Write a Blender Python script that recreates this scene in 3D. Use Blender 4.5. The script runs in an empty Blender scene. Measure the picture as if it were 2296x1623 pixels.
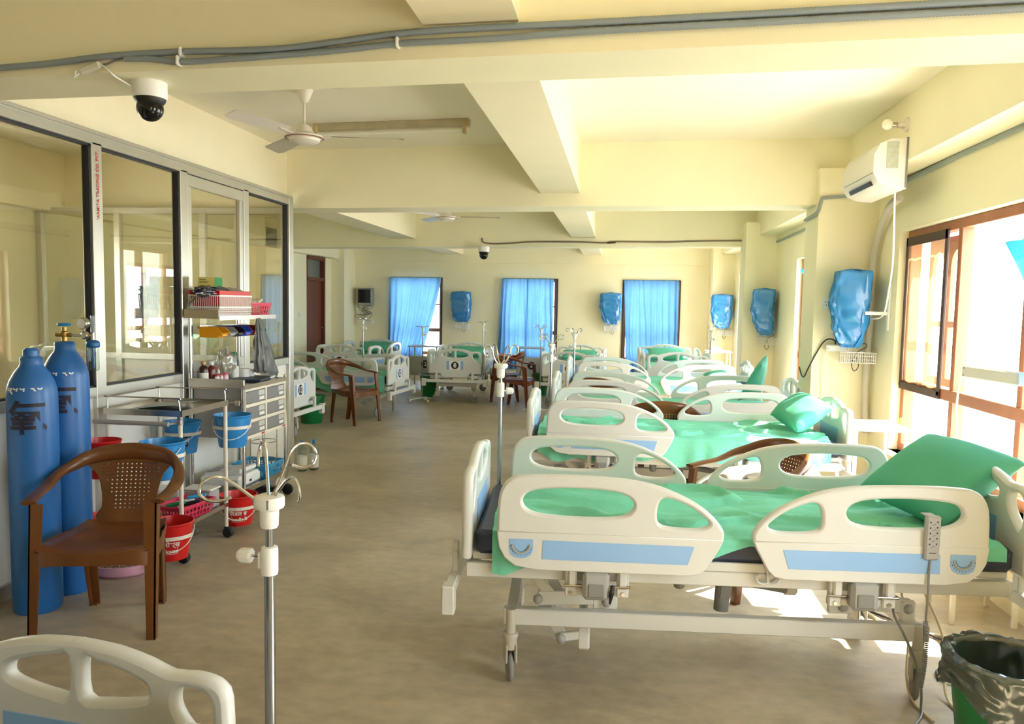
import bpy, bmesh, math, random
from mathutils import Vector, Matrix, noise
random.seed(7)
SC = bpy.context.scene
COL = SC.collection
PI = math.pi

# ------------------------------------------------------------------ camera
F_PX, CX, CY = 1733.0, 1152.0, 817.0
cam_d = bpy.data.cameras.new('camera'); cam = bpy.data.objects.new('camera', cam_d); COL.objects.link(cam)
cam_d.sensor_width = 36.0; cam_d.lens = F_PX / 2296 * 36
cam_d.shift_x = -(CX - 1148) / 2296; cam_d.shift_y = (CY - 811.5) / 2296
cam_d.clip_start = 0.05; cam_d.clip_end = 200
yaw, pitch, roll = math.radians(7.7), math.atan(135 / 1733), 0.0187
fw = Vector((-math.sin(yaw) * math.cos(pitch), math.cos(yaw) * math.cos(pitch), -math.sin(pitch)))
rt = Vector((math.cos(yaw), math.sin(yaw), 0)); up = rt.cross(fw)
rt2 = rt * math.cos(roll) + up * math.sin(roll); up2 = up * math.cos(roll) - rt * math.sin(roll)
M = Matrix((rt2, up2, -fw)).transposed().to_4x4(); M.translation = Vector((0, 0, 1.5))
cam.matrix_world = M
SC.camera = cam

# ------------------------------------------------------------------ world, sun, exposure
SC.view_settings.view_transform = 'Standard'; SC.view_settings.look = 'None'
SC.view_settings.gamma = 1; SC.view_settings.use_curve_mapping = False
SC.view_settings.exposure = 1.25
SC.cycles.max_bounces = 12; SC.cycles.diffuse_bounces = 6; SC.cycles.transparent_max_bounces = 16
SC.cycles.glossy_bounces = 4; SC.cycles.sample_clamp_indirect = 8; SC.cycles.caustics_reflective = False
SC.cycles.caustics_refractive = False
w = bpy.data.worlds.new('sky'); SC.world = w; w.use_nodes = True
wn = w.node_tree; bg = wn.nodes['Background']
tc = wn.nodes.new('ShaderNodeTexCoord'); sep = wn.nodes.new('ShaderNodeSeparateXYZ')
rampw = wn.nodes.new('ShaderNodeValToRGB')
rampw.color_ramp.elements[0].position = 0.42; rampw.color_ramp.elements[0].color = (0.78, 0.76, 0.70, 1)
rampw.color_ramp.elements[1].position = 0.56; rampw.color_ramp.elements[1].color = (0.80, 0.915, 1.0, 1)
mapr = wn.nodes.new('ShaderNodeMapRange'); mapr.inputs[1].default_value = -1; mapr.inputs[2].default_value = 1
wn.links.new(tc.outputs['Generated'], sep.inputs[0]); wn.links.new(sep.outputs['Z'], mapr.inputs[0])
wn.links.new(mapr.outputs[0], rampw.inputs[0]); wn.links.new(rampw.outputs[0], bg.inputs[0])
bg.inputs[1].default_value = 9.0
sun_d = bpy.data.lights.new('sun', 'SUN'); sun = bpy.data.objects.new('sun', sun_d); COL.objects.link(sun)
sun_d.energy = 26.0; sun_d.angle = math.radians(0.6); sun_d.color = (1.0, 0.93, 0.80)
sun.rotation_euler = Vector((-1, 0.05, -1.05)).to_track_quat('-Z', 'Y').to_euler(); sun.location = (6, 4, 8)

def sky_portal(name, loc, sx, sy, direction):
    d = bpy.data.lights.new(name, 'AREA'); o = bpy.data.objects.new(name, d); COL.objects.link(o)
    d.shape = 'RECTANGLE'; d.size = sx; d.size_y = sy; d.cycles.is_portal = True
    o.location = loc; o.rotation_euler = Vector(direction).to_track_quat('-Z', 'Y').to_euler()
    return o
# openings of the windows: (y0, y1) in the right wall, (x0, x1) in the far wall
WR = [(-1.9, -0.9), (1.1, 2.1), (3.40, 5.90), (7.05, 9.15), (11.6, 13.4)]
WF = [(-4.47, -3.45), (-2.22, -1.18), (0.06, 1.09)]
for i, (a, b) in enumerate(WR): sky_portal('daylight_side', (2.20, (a + b) / 2, 1.28), 1.56, b - a, (-1, 0, 0))
sky_portal('added_window_portal', (-5.80, 5.0, 1.5), 1.2, 1.2, (1, 0, 0))  # portal for the unseen window added to the station
for i, (a, b) in enumerate(WF): sky_portal('daylight_end', ((a + b) / 2, 15.2, 1.25), b - a, 1.5, (0, -1, 0))

# ------------------------------------------------------------------ materials
def mat(name, col, rough=0.5, metal=0.0, var=0.0, vscale=4.0, bump=0.0, bscale=60.0, spec=0.5, coat=0.0, stretch=None):
    m = bpy.data.materials.new(name); m.use_nodes = True; nt = m.node_tree; b = nt.nodes['Principled BSDF']
    b.inputs['Base Color'].default_value = (*col, 1); b.inputs['Roughness'].default_value = rough
    b.inputs['Metallic'].default_value = metal; b.inputs['Specular IOR Level'].default_value = spec
    b.inputs['Coat Weight'].default_value = coat
    co = nt.nodes.new('ShaderNodeTexCoord'); src = co.outputs['Object']
    if stretch:
        mp = nt.nodes.new('ShaderNodeMapping'); mp.inputs['Scale'].default_value = stretch
        nt.links.new(src, mp.inputs[0]); src = mp.outputs[0]
    if var > 0:
        n = nt.nodes.new('ShaderNodeTexNoise'); n.inputs['Scale'].default_value = vscale; n.inputs['Detail'].default_value = 5
        nt.links.new(src, n.inputs['Vector'])
        r = nt.nodes.new('ShaderNodeMapRange'); r.inputs[1].default_value = 0.3; r.inputs[2].default_value = 0.7
        r.inputs[3].default_value = 1 - var; r.inputs[4].default_value = 1 + var
        nt.links.new(n.outputs['Fac'], r.inputs[0])
        h = nt.nodes.new('ShaderNodeHueSaturation'); h.inputs['Color'].default_value = (*col, 1)
        nt.links.new(r.outputs[0], h.inputs['Value']); nt.links.new(h.outputs[0], b.inputs['Base Color'])
    if bump > 0:
        n2 = nt.nodes.new('ShaderNodeTexNoise'); n2.inputs['Scale'].default_value = bscale; n2.inputs['Detail'].default_value = 4
        nt.links.new(src, n2.inputs['Vector'])
        bp = nt.nodes.new('ShaderNodeBump'); bp.inputs['Strength'].default_value = bump; bp.inputs['Distance'].default_value = 0.01
        nt.links.new(n2.outputs['Fac'], bp.inputs['Height']); nt.links.new(bp.outputs[0], b.inputs['Normal'])
    return m

def s2l(r, g, b):
    f = lambda c: (c / 255 / 12.92) if c / 255 <= 0.04045 else ((c / 255 + 0.055) / 1.055) ** 2.4
    return (f(r), f(g), f(b))

def sheer(name, col, transl=0.5, transp=0.1, rough=0.7, gloss=0.0):
    """thin cloth or plastic film: diffuse + translucent + a little see-through"""
    m = bpy.data.materials.new(name); m.use_nodes = True; nt = m.node_tree; nt.nodes.clear()
    out = nt.nodes.new('ShaderNodeOutputMaterial')
    d = nt.nodes.new('ShaderNodeBsdfDiffuse'); t = nt.nodes.new('ShaderNodeBsdfTranslucent'); tr = nt.nodes.new('ShaderNodeBsdfTransparent')
    co = nt.nodes.new('ShaderNodeTexCoord'); n = nt.nodes.new('ShaderNodeTexNoise'); n.inputs['Scale'].default_value = 7
    h = nt.nodes.new('ShaderNodeHueSaturation'); h.inputs['Color'].default_value = (*col, 1)
    r = nt.nodes.new('ShaderNodeMapRange'); r.inputs[3].default_value = 0.88; r.inputs[4].default_value = 1.12
    nt.links.new(co.outputs['Object'], n.inputs['Vector']); nt.links.new(n.outputs['Fac'], r.inputs[0]); nt.links.new(r.outputs[0], h.inputs['Value'])
    nt.links.new(h.outputs[0], d.inputs[0]); nt.links.new(h.outputs[0], t.inputs[0])
    m1 = nt.nodes.new('ShaderNodeMixShader'); m1.inputs[0].default_value = transl
    nt.links.new(d.outputs[0], m1.inputs[1]); nt.links.new(t.outputs[0], m1.inputs[2])
    m2 = nt.nodes.new('ShaderNodeMixShader'); m2.inputs[0].default_value = transp; tr.inputs[0].default_value = (*[min(1, c * 0.5 + 0.5) for c in col], 1)
    nt.links.new(m1.outputs[0], m2.inputs[1]); nt.links.new(tr.outputs[0], m2.inputs[2]); last = m2
    if gloss > 0:
        g = nt.nodes.new('ShaderNodeBsdfGlossy'); g.inputs['Roughness'].default_value = rough
        m3 = nt.nodes.new('ShaderNodeMixShader'); m3.inputs[0].default_value = gloss
        nt.links.new(m2.outputs[0], m3.inputs[1]); nt.links.new(g.outputs[0], m3.inputs[2]); last = m3
    nt.links.new(last.outputs[0], out.inputs[0])
    return m

def glassmat(name, tint, refl=1.0, ior=1.5):
    m = bpy.data.materials.new(name); m.use_nodes = True; nt = m.node_tree; nt.nodes.clear()
    out = nt.nodes.new('ShaderNodeOutputMaterial'); tr = nt.nodes.new('ShaderNodeBsdfTransparent'); g = nt.nodes.new('ShaderNodeBsdfGlossy')
    tr.inputs[0].default_value = (*tint, 1); g.inputs['Roughness'].default_value = 0.0
    fr = nt.nodes.new('ShaderNodeLayerWeight'); fr.inputs[0].default_value = 0.5   # Schlick reflectance, same from both sides
    pw = nt.nodes.new('ShaderNodeMath'); pw.operation = 'POWER'; pw.inputs[1].default_value = 4.0
    nt.links.new(fr.outputs['Facing'], pw.inputs[0])
    mu = nt.nodes.new('ShaderNodeMath'); mu.operation = 'MULTIPLY_ADD'; mu.inputs[1].default_value = 0.95 * refl; mu.inputs[2].default_value = 0.045 * refl; mu.use_clamp = True
    nt.links.new(pw.outputs[0], mu.inputs[0])
    mx = nt.nodes.new('ShaderNodeMixShader'); nt.links.new(mu.outputs[0], mx.inputs[0])
    nt.links.new(tr.outputs[0], mx.inputs[1]); nt.links.new(g.outputs[0], mx.inputs[2]); nt.links.new(mx.outputs[0], out.inputs[0])
    return m

WALL = mat('cream_paint', s2l(243, 236, 204), 0.6, var=0.03, vscale=1.5, bump=0.05, bscale=25)
CEIL = mat('ceiling_paint', s2l(244, 238, 218), 0.7, var=0.02, vscale=1.2, bump=0.04, bscale=20)
BEIGE = mat('beam_underside_paint', s2l(240, 230, 200), 0.65, var=0.02)
ALU = mat('aluminium', s2l(205, 203, 195), 0.32, 0.75, var=0.04, vscale=3)
ALUD = mat('gasket_black', s2l(28, 28, 40), 0.5)
PANELW = mat('white_laminate', s2l(232, 228, 220), 0.35, var=0.02)
WOOD = mat('window_wood', s2l(150, 92, 58), 0.5, var=0.15, vscale=6, bump=0.1, bscale=30, stretch=(1, 1, 0.15))
WOODD = mat('dark_window_wood', s2l(62, 42, 34), 0.55, var=0.12)
DOORW = mat('door_wood', s2l(112, 58, 36), 0.45, var=0.08, vscale=3, stretch=(1, 1, 0.2))
ABS = mat('ivory_abs_plastic', s2l(210, 210, 207), 0.33, var=0.015, vscale=5, spec=0.5)
BLUEP = mat('pale_blue_panel', s2l(140, 180, 226), 0.4, var=0.03)
NAVY = mat('navy_vinyl', s2l(30, 42, 66), 0.45, bump=0.1, bscale=120)
STEELP = mat('painted_steel', s2l(208, 207, 202), 0.38, var=0.03)
GREYP = mat('grey_plastic', s2l(160, 160, 158), 0.45, var=0.03)
GREYM = mat('motor_grey', s2l(128, 128, 126), 0.45)
TYRE = mat('castor_rubber', s2l(140, 140, 138), 0.55, var=0.05)
CASTORH = mat('castor_housing', s2l(190, 184, 170), 0.5)
BLACK = mat('black_plastic', s2l(24, 24, 26), 0.4)
BLACKR = mat('black_rubber', s2l(30, 28, 30), 0.6)
CHROME = mat('chrome', s2l(205, 205, 205), 0.14, 1.0)
STEEL = mat('stainless', s2l(188, 182, 172), 0.22, 0.95, var=0.03)
SHEETM = mat('green_cotton', s2l(112, 196, 168), 0.85, var=0.09, vscale=4, bump=0.6, bscale=16)
PILLOWM = mat('green_pillow_cotton', s2l(84, 174, 148), 0.85, var=0.05, vscale=3, bump=0.3, bscale=10)
BROWN = mat('brown_chair_plastic', s2l(106, 62, 28), 0.28, var=0.28, vscale=4, stretch=(1, 1, 0.4))
BROWN2 = mat('red_brown_chair_plastic', s2l(112, 52, 26), 0.32, var=0.12, vscale=4)
CYLB = mat('blue_cylinder_paint', s2l(36, 98, 166), 0.35, var=0.08, vscale=3, bump=0.05, bscale=30)
BRASS = mat('brass', s2l(170, 140, 80), 0.35, 0.9)
WHITE = mat('white_plastic', s2l(236, 236, 234), 0.4)
OFFW = mat('offwhite_enamel', s2l(226, 218, 206), 0.35, var=0.02)
BUCKB = mat('blue_bucket_plastic', s2l(40, 132, 200), 0.3, var=0.03)
BUCKR = mat('red_bucket_plastic', s2l(205, 22, 24), 0.3, var=0.03)
BING = mat('green_bin_plastic', s2l(14, 118, 62), 0.35, var=0.04)
GREYCAB = mat('grey_cabinet', s2l(148, 146, 144), 0.4, var=0.03)
CREAMT = mat('cream_trim', s2l(230, 220, 200), 0.4)
CURT = sheer('blue_curtain', s2l(88, 134, 180), 0.34, 0.0)
CURT2 = sheer('bright_blue_curtain', s2l(50, 128, 186), 0.4, 0.0)
BAGM = sheer('blue_plastic_cover', s2l(52, 146, 220), 0.2, 0.03, 0.22, 0.10)
NETM = sheer('brown_net', s2l(196, 160, 120), 0.5, 0.68)
GBAG = sheer('grey_translucent_bag', s2l(128, 130, 128), 0.3, 0.40, 0.3, 0.05)
DBAG = sheer('dark_bin_liner', s2l(60, 72, 66), 0.2, 0.30, 0.2, 0.16)
GLASS = glassmat('partition_glass', (0.90, 0.88, 0.80), 1.1, 1.5)
WGLASS = glassmat('window_glass', (0.97, 0.98, 0.97), 0.6)
BOTG = glassmat('bottle_plastic', (0.80, 0.86, 0.84), 1.2)
CONDUIT = mat('grey_flexible_conduit', s2l(140, 152, 160), 0.5, var=0.03)
SILVER = mat('zinc_pole', s2l(150, 152, 156), 0.25, 0.9, var=0.05)
CREAMC = mat('cream_cable', s2l(222, 208, 170), 0.45)
DARKC = mat('dark_cable', s2l(48, 42, 40), 0.5)
GREYC = mat('grey_cable', s2l(120, 120, 118), 0.45)
RED = mat('red_paint', s2l(196, 40, 34), 0.5)
INK = mat('dark_ink', s2l(26, 22, 44), 0.5)
WINK = mat('white_ink', s2l(238, 236, 230), 0.5)
BLUEINK = mat('pale_blue_ink', s2l(160, 184, 226), 0.5)
PAPER = mat('paper', s2l(232, 230, 226), 0.7)
PINKP = mat('pink_plastic', s2l(214, 60, 92), 0.35)
PALEPINK = mat('pale_pink_plastic', s2l(226, 168, 190), 0.4)
YEL = mat('yellow_plastic', s2l(232, 160, 20), 0.35)
BLUEBIN = mat('royal_blue_plastic', s2l(52, 78, 190), 0.35)
GREENP = mat('green_plastic', s2l(16, 120, 66), 0.4)
AMBER = mat('dark_brown_liquid', s2l(58, 22, 20), 0.2)
MAROON = mat('maroon_liquid', s2l(110, 30, 36), 0.2)
TUBEW = mat('fluorescent_tube_off', s2l(240, 236, 222), 0.25)
SCREEN = mat('dark_screen', s2l(24, 28, 34), 0.15)
SKYB = mat('sky_blue_basket', s2l(64, 164, 220), 0.35)
SKIN = mat('bulb_glass', s2l(250, 244, 226), 0.25)

def floor_material():
    m = bpy.data.materials.new('worn_concrete'); m.use_nodes = True; nt = m.node_tree; b = nt.nodes['Principled BSDF']
    co = nt.nodes.new('ShaderNodeTexCoord'); mp = nt.nodes.new('ShaderNodeMapping'); mp.inputs['Scale'].default_value = (0.8, 1.2, 1)
    nt.links.new(co.outputs['Object'], mp.inputs[0])
    n = nt.nodes.new('ShaderNodeTexNoise'); n.inputs['Scale'].default_value = 1.6; n.inputs['Detail'].default_value = 9; n.inputs['Roughness'].default_value = 0.62
    n.inputs['Distortion'].default_value = 0.5
    nt.links.new(mp.outputs[0], n.inputs['Vector'])
    r = nt.nodes.new('ShaderNodeValToRGB'); e = r.color_ramp.elements
    e[0].position = 0.33; e[0].color = (*s2l(154, 141, 121), 1); e[1].position = 0.68; e[1].color = (*s2l(188, 174, 151), 1)
    k = r.color_ramp.elements.new(0.5); k.color = (*s2l(174, 160, 137), 1)
    nt.links.new(n.outputs['Fac'], r.inputs[0])
    n3 = nt.nodes.new('ShaderNodeTexNoise'); n3.inputs['Scale'].default_value = 14; n3.inputs['Detail'].default_value = 8
    nt.links.new(mp.outputs[0], n3.inputs['Vector'])
    r3 = nt.nodes.new('ShaderNodeMapRange'); r3.inputs[1].default_value = 0.35; r3.inputs[2].default_value = 0.7; r3.inputs[3].default_value = 0.86; r3.inputs[4].default_value = 1.1
    nt.links.new(n3.outputs['Fac'], r3.inputs[0])
    h = nt.nodes.new('ShaderNodeHueSaturation'); nt.links.new(r.outputs[0], h.inputs['Color']); nt.links.new(r3.outputs[0], h.inputs['Value'])
    nt.links.new(h.outputs[0], b.inputs['Base Color'])
    rr = nt.nodes.new('ShaderNodeMapRange'); rr.inputs[3].default_value = 0.3; rr.inputs[4].default_value = 0.55
    nt.links.new(n3.outputs['Fac'], rr.inputs[0]); nt.links.new(rr.outputs[0], b.inputs['Roughness'])
    bp = nt.nodes.new('ShaderNodeBump'); bp.inputs['Strength'].default_value = 0.12; bp.inputs['Distance'].default_value = 0.01
    nt.links.new(n3.outputs['Fac'], bp.inputs['Height']); nt.links.new(bp.outputs[0], b.inputs['Normal'])
    return m
FLOOR = floor_material()

# ------------------------------------------------------------------ geometry helpers
class G:
    def __init__(s): s.v = []; s.f = []
    def add(s, vs, fs):
        o = len(s.v); s.v += [tuple(p) for p in vs]; s.f += [tuple(i + o for i in q) for q in fs]; return s
    def box(s, x0, y0, z0, x1, y1, z1, bev=0.0):
        return s.obox(((x0 + x1) / 2, (y0 + y1) / 2, (z0 + z1) / 2), (abs(x1 - x0), abs(y1 - y0), abs(z1 - z0)), None, bev)
    def obox(s, c, d, rot=None, bev=0.0):
        """box with chamfered edges"""
        hx, hy, hz = d[0] / 2, d[1] / 2, d[2] / 2; b = min(bev, hx * .95, hy * .95, hz * .95)
        if b <= 0:
            vs = [(x, y, z) for x in (-hx, hx) for y in (-hy, hy) for z in (-hz, hz)]
            fs = [(0, 1, 3, 2), (4, 6, 7, 5), (0, 4, 5, 1), (2, 3, 7, 6), (0, 2, 6, 4), (1, 5, 7, 3)]
        else:
            vs = []; ix = {}
            for sx in (-1, 1):
                for sy in (-1, 1):
                    for sz in (-1, 1):
                        for a in range(3):
                            p = [sx * (hx - b), sy * (hy - b), sz * (hz - b)]; p[a] = (sx, sy, sz)[a] * (hx, hy, hz)[a]
                            ix[(sx, sy, sz, a)] = len(vs); vs.append(tuple(p))
            fs = []
            for a in range(3):
                o1, o2 = [q for q in range(3) if q != a]
                for sg in (-1, 1):
                    q = []
                    for u, v in ((-1, -1), (1, -1), (1, 1), (-1, 1)):
                        k = [0, 0, 0]; k[a] = sg; k[o1] = u; k[o2] = v; q.append(ix[(*k, a)])
                    if (sg > 0) != (a != 1): q.reverse()
                    fs.append(tuple(q))
            for a in range(3):
                o1, o2 = [q for q in range(3) if q != a]
                for u in (-1, 1):
                    for v in (-1, 1):
                        q = []
                        for t, w_ in ((-1, o1), (1, o1), (1, o2), (-1, o2)):
                            k = [0, 0, 0]; k[a] = t; k[o1] = u; k[o2] = v; q.append(ix[(*k, w_)])
                        fs.append(tuple(q))
            for sx in (-1, 1):
                for sy in (-1, 1):
                    for sz in (-1, 1): fs.append(tuple(ix[(sx, sy, sz, a)] for a in range(3)))
        R = rot if rot is not None else Matrix.Identity(3); c = Vector(c)
        return s.add([c + R @ Vector(p) for p in vs], fs)
    def bar(s, p0, p1, w_, h, bev=0.0, upv=(0, 0, 1)):
        p0 = Vector(p0); p1 = Vector(p1); x = (p1 - p0); L = x.length; x.normalize(); u = Vector(upv)
        if abs(x.dot(u)) > .98: u = Vector((1, 0, 0))
        y = u.cross(x).normalized(); z = x.cross(y)
        return s.obox((p0 + p1) / 2, (L, w_, h), Matrix((x, y, z)).transposed(), bev)
    def tube(s, pts, r, seg=8, closed=False, rs=None, flat=None):
        pts = [Vector(p) for p in pts]; n = len(pts); o = len(s.v); prev = None
        for i, p in enumerate(pts):
            a = pts[(i - 1) % n] if closed or i > 0 else p; b = pts[(i + 1) % n] if closed or i < n - 1 else p
            t = (b - a).normalized()
            if prev is None:
                u = Vector((0, 0, 1)) if abs(t.z) < .9 else Vector((1, 0, 0)); nn = (u - t * u.dot(t)).normalized()
            else: nn = (prev - t * prev.dot(t)).normalized()
            prev = nn; bb = t.cross(nn); R = rs[i] if rs else r
            for k in range(seg):
                A = 2 * PI * k / seg; s.v.append(tuple(p + nn * math.cos(A) * R + bb * math.sin(A) * R * (flat or 1)))
        for i in range(n if closed else n - 1):
            for k in range(seg):
                j = (i + 1) % n; s.f.append((o + i * seg + k, o + i * seg + (k + 1) % seg, o + j * seg + (k + 1) % seg, o + j * seg + k))
        if not closed:
            s.f.append(tuple(o + k for k in reversed(range(seg)))); s.f.append(tuple(o + (n - 1) * seg + k for k in range(seg)))
        return s
    def cyl(s, p0, p1, r0, r1=None, seg=16):
        return s.tube([p0, p1], r0, seg, rs=[r0, r0 if r1 is None else r1])
    def lathe(s, prof, c=(0, 0, 0), seg=24, axis='z', sx=1, sy=1, caps=True):
        o = len(s.v); n = len(prof)
        for r, z in prof:
            for k in range(seg):
                A = 2 * PI * k / seg; x, y = r * math.cos(A) * sx, r * math.sin(A) * sy
                p = (x, y, z) if axis == 'z' else ((z, x, y) if axis == 'x' else (y, z, x))
                s.v.append((p[0] + c[0], p[1] + c[1], p[2] + c[2]))
        for i in range(n - 1):
            for k in range(seg): s.f.append((o + i * seg + k, o + i * seg + (k + 1) % seg, o + (i + 1) * seg + (k + 1) % seg, o + (i + 1) * seg + k))
        if caps and prof[0][0] > 1e-6: s.f.append(tuple(o + k for k in reversed(range(seg))))
        if caps and prof[-1][0] > 1e-6: s.f.append(tuple(o + (n - 1) * seg + k for k in range(seg)))
        return s
    def sphere(s, c, r, seg=16, sz=1.0):
        m = seg // 2
        return s.lathe([(max(1e-5, r * math.sin(PI * i / m)), -r * math.cos(PI * i / m) * sz) for i in range(m + 1)], c, seg)
    def grid(s, fn, nu, nv, close_u=False):
        o = len(s.v)
        for i in range(nu + (0 if close_u else 1)):
            for j in range(nv + 1): s.v.append(tuple(fn(i / nu, j / nv)))
        N = nu if close_u else nu + 1
        for i in range(nu):
            for j in range(nv):
                a = i; b = (i + 1) % N
                s.f.append((o + a * (nv + 1) + j, o + b * (nv + 1) + j, o + b * (nv + 1) + j + 1, o + a * (nv + 1) + j + 1))
        return s
    def mesh(s, other, mtx=None):
        """append a bpy mesh"""
        M_ = mtx or Matrix.Identity(4)
        return s.add([M_ @ v.co for v in other.vertices], [tuple(p.vertices) for p in other.polygons])
    def xf(s, mtx):
        s.v = [tuple(mtx @ Vector(p)) for p in s.v]; return s

def smooth_pts(pts, n=4, closed=True):
    pts = [Vector(p) for p in pts]; N = len(pts); out = []
    rng = range(N) if closed else range(N - 1)
    for i in rng:
        p1, p2 = pts[i], pts[(i + 1) % N]
        p0 = pts[(i - 1) % N] if closed or i > 0 else p1; p3 = pts[(i + 2) % N] if closed or i < N - 2 else p2
        for k in range(n):
            t = k / n
            out.append(0.5 * ((2 * p1) + (p2 - p0) * t + (2 * p0 - 5 * p1 + 4 * p2 - p3) * t * t + (3 * p1 - p0 - 3 * p2 + p3) * t ** 3))
    if not closed: out.append(pts[-1])
    return out

def plate(outlines, thick, bev=0.004):
    """2D outlines (first the outside, the rest holes) -> solid mesh, z thickness centred on 0"""
    cu = bpy.data.curves.new('plate', 'CURVE'); cu.dimensions = '2D'; cu.fill_mode = 'BOTH'
    cu.extrude = max(0.0001, thick / 2 - bev); cu.bevel_depth = bev; cu.bevel_resolution = 1 if bev > 0.002 else 0; cu.offset = -bev
    for ol in outlines:
        sp = cu.splines.new('POLY'); sp.points.add(len(ol) - 1)
        for p, q in zip(sp.points, ol): p.co = (q[0], q[1], 0, 1)
        sp.use_cyclic_u = True
    o = bpy.data.objects.new('plate', cu); COL.objects.link(o)
    dg = bpy.context.evaluated_depsgraph_get(); me = bpy.data.meshes.new_from_object(o.evaluated_get(dg))
    bpy.data.objects.remove(o); bpy.data.curves.remove(cu)
    return me

def text_mesh(body, size, thick=0.0005, align='CENTER', bold=0.0):
    cu = bpy.data.curves.new('lettering', 'FONT'); cu.body = body; cu.size = size; cu.extrude = thick; cu.align_x = align; cu.align_y = 'CENTER'
    cu.offset = bold; cu.resolution_u = 3
    o = bpy.data.objects.new('lettering', cu); COL.objects.link(o)
    dg = bpy.context.evaluated_depsgraph_get(); me = bpy.data.meshes.new_from_object(o.evaluated_get(dg))
    bpy.data.objects.remove(o); bpy.data.curves.remove(cu)
    return me

def put(name, g, material, parent=None, smooth=35, **kw):
    me = bpy.data.meshes.new(name)
    me.from_pydata([tuple(p) for p in g.v], [], g.f); me.update(); me.validate()
    bm = bmesh.new(); bm.from_mesh(me); bmesh.ops.recalc_face_normals(bm, faces=bm.faces)
    bm.to_mesh(me); bm.free()
    if smooth:
        for p in me.polygons: p.use_smooth = True
        me.set_sharp_from_angle(angle=math.radians(smooth))
    me.materials.append(material)
    o = bpy.data.objects.new(name, me); COL.objects.link(o)
    if parent is not None: o.parent = parent
    for k, v in kw.items(): o[k] = v
    return o

def thing(name, loc, rz, label, cat, group=None, rot=None):
    o = bpy.data.objects.new(name, None); COL.objects.link(o); o.empty_display_size = .1
    o.location = loc; o.rotation_euler = rot if rot else (0, 0, rz)
    o['label'] = label; o['category'] = cat
    if group: o['group'] = group
    return o

def tag(o, label, cat, group=None):
    o['label'] = label; o['category'] = cat
    if group: o['group'] = group
    return o

def kids(o): return [c for c in bpy.data.objects if c.parent == o]

def dup(o, parent=None, loc=None, rz=None, label=None, group=None):
    c = o.copy(); COL.objects.link(c); c.parent = parent
    if loc is not None: c.location = loc
    if rz is not None: c.rotation_euler = (0, 0, rz)
    if label: c['label'] = label
    if group: c['group'] = group
    for k in kids(o): dup(k, c)
    return c

def struct(name, g, m, parent=None, smooth=0):
    o = put(name, g, m, parent, smooth)
    if parent is None: o['kind'] = 'structure'
    return o

def RZ(a): return Matrix.Rotation(a, 4, 'Z')
def T(x, y, z): return Matrix.Translation((x, y, z))
# maps plate XY -> (x, z) plane facing -y ; plate XY -> (y, z) plane
M_XZ = Matrix(((1, 0, 0, 0), (0, 0, -1, 0), (0, 1, 0, 0), (0, 0, 0, 1)))
M_YZ = Matrix(((0, 0, 1, 0), (1, 0, 0, 0), (0, 1, 0, 0), (0, 0, 0, 1)))
def wav(x, y, z, sc=1.0): return noise.noise(Vector((x * sc, y * sc, z * sc)))

# ------------------------------------------------------------------ room shell
XL, XR, YB, ZC = -5.5, 1.97, -3.2, 2.85
def yfar(x): return 14.62 - 0.06 * x
g = G(); g.box(XL - .3, YB - .3, -.12, XR + .3, 15.6, 0); struct('floor', g, FLOOR)
g = G(); g.box(XL - .3, YB - .3, ZC, XR + .3, 15.6, ZC + .15); struct('ceiling', g, CEIL)
# right wall with window openings
g = G(); T0, T1 = XR, XR + .24; z0, z1 = 0.50, 2.07
ed = [YB]
for a, b in WR: ed += [a, b]
ed.append(15.4)
for i in range(0, len(ed), 2): g.box(T0, ed[i], 0, T1, ed[i + 1], ZC)
for a, b in WR: g.box(T0, a, 0, T1, b, z0); g.box(T0, a, z1, T1, b, ZC)
struct('wall_right', g, WALL)
# far wall, slightly skewed, with its three windows
g = G(); zf0, zf1 = 0.48, 1.99
def fb(xa, xb, za, zb, d=.24):
    vs = []
    for x in (xa, xb):
        for dy in (0, d):
            for z in (za, zb): vs.append((x, yfar(x) + dy, z))
    g.add(vs, [(0, 1, 3, 2), (4, 6, 7, 5), (0, 4, 5, 1), (2, 3, 7, 6), (0, 2, 6, 4), (1, 5, 7, 3)])
xs = [XL - .24]
for a, b in WF: xs += [a, b]
xs.append(XR + .24)
for i in range(0, len(xs), 2): fb(xs[i], xs[i + 1], 0, ZC)
for a, b in WF: fb(a, b, 0, zf0); fb(a, b, zf1, ZC)
struct('wall_far', g, WALL)
g = G(); g.box(XL - .24, YB - .24, 0, XR + .24, YB, ZC); struct('wall_back', g, WALL)
# left wall with the door opening
DY0, DY1, DZ = 13.12, 13.98, 2.30
SW0, SW1 = 4.4, 5.6   # unseen window added to brighten the nurses' station behind its glass
g = G(); g.box(XL - .24, YB, 0, XL, SW0, ZC); g.box(XL - .24, SW1, 0, XL, DY0, ZC); g.box(XL - .24, SW0, 0, XL, SW1, .9); g.box(XL - .24, SW0, 2.1, XL, SW1, ZC); g.box(XL - .24, DY1, 0, XL, 15.4, ZC); g.box(XL - .24, DY0, DZ, XL, DY1, ZC)
struct('wall_left', g, WALL)
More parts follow.
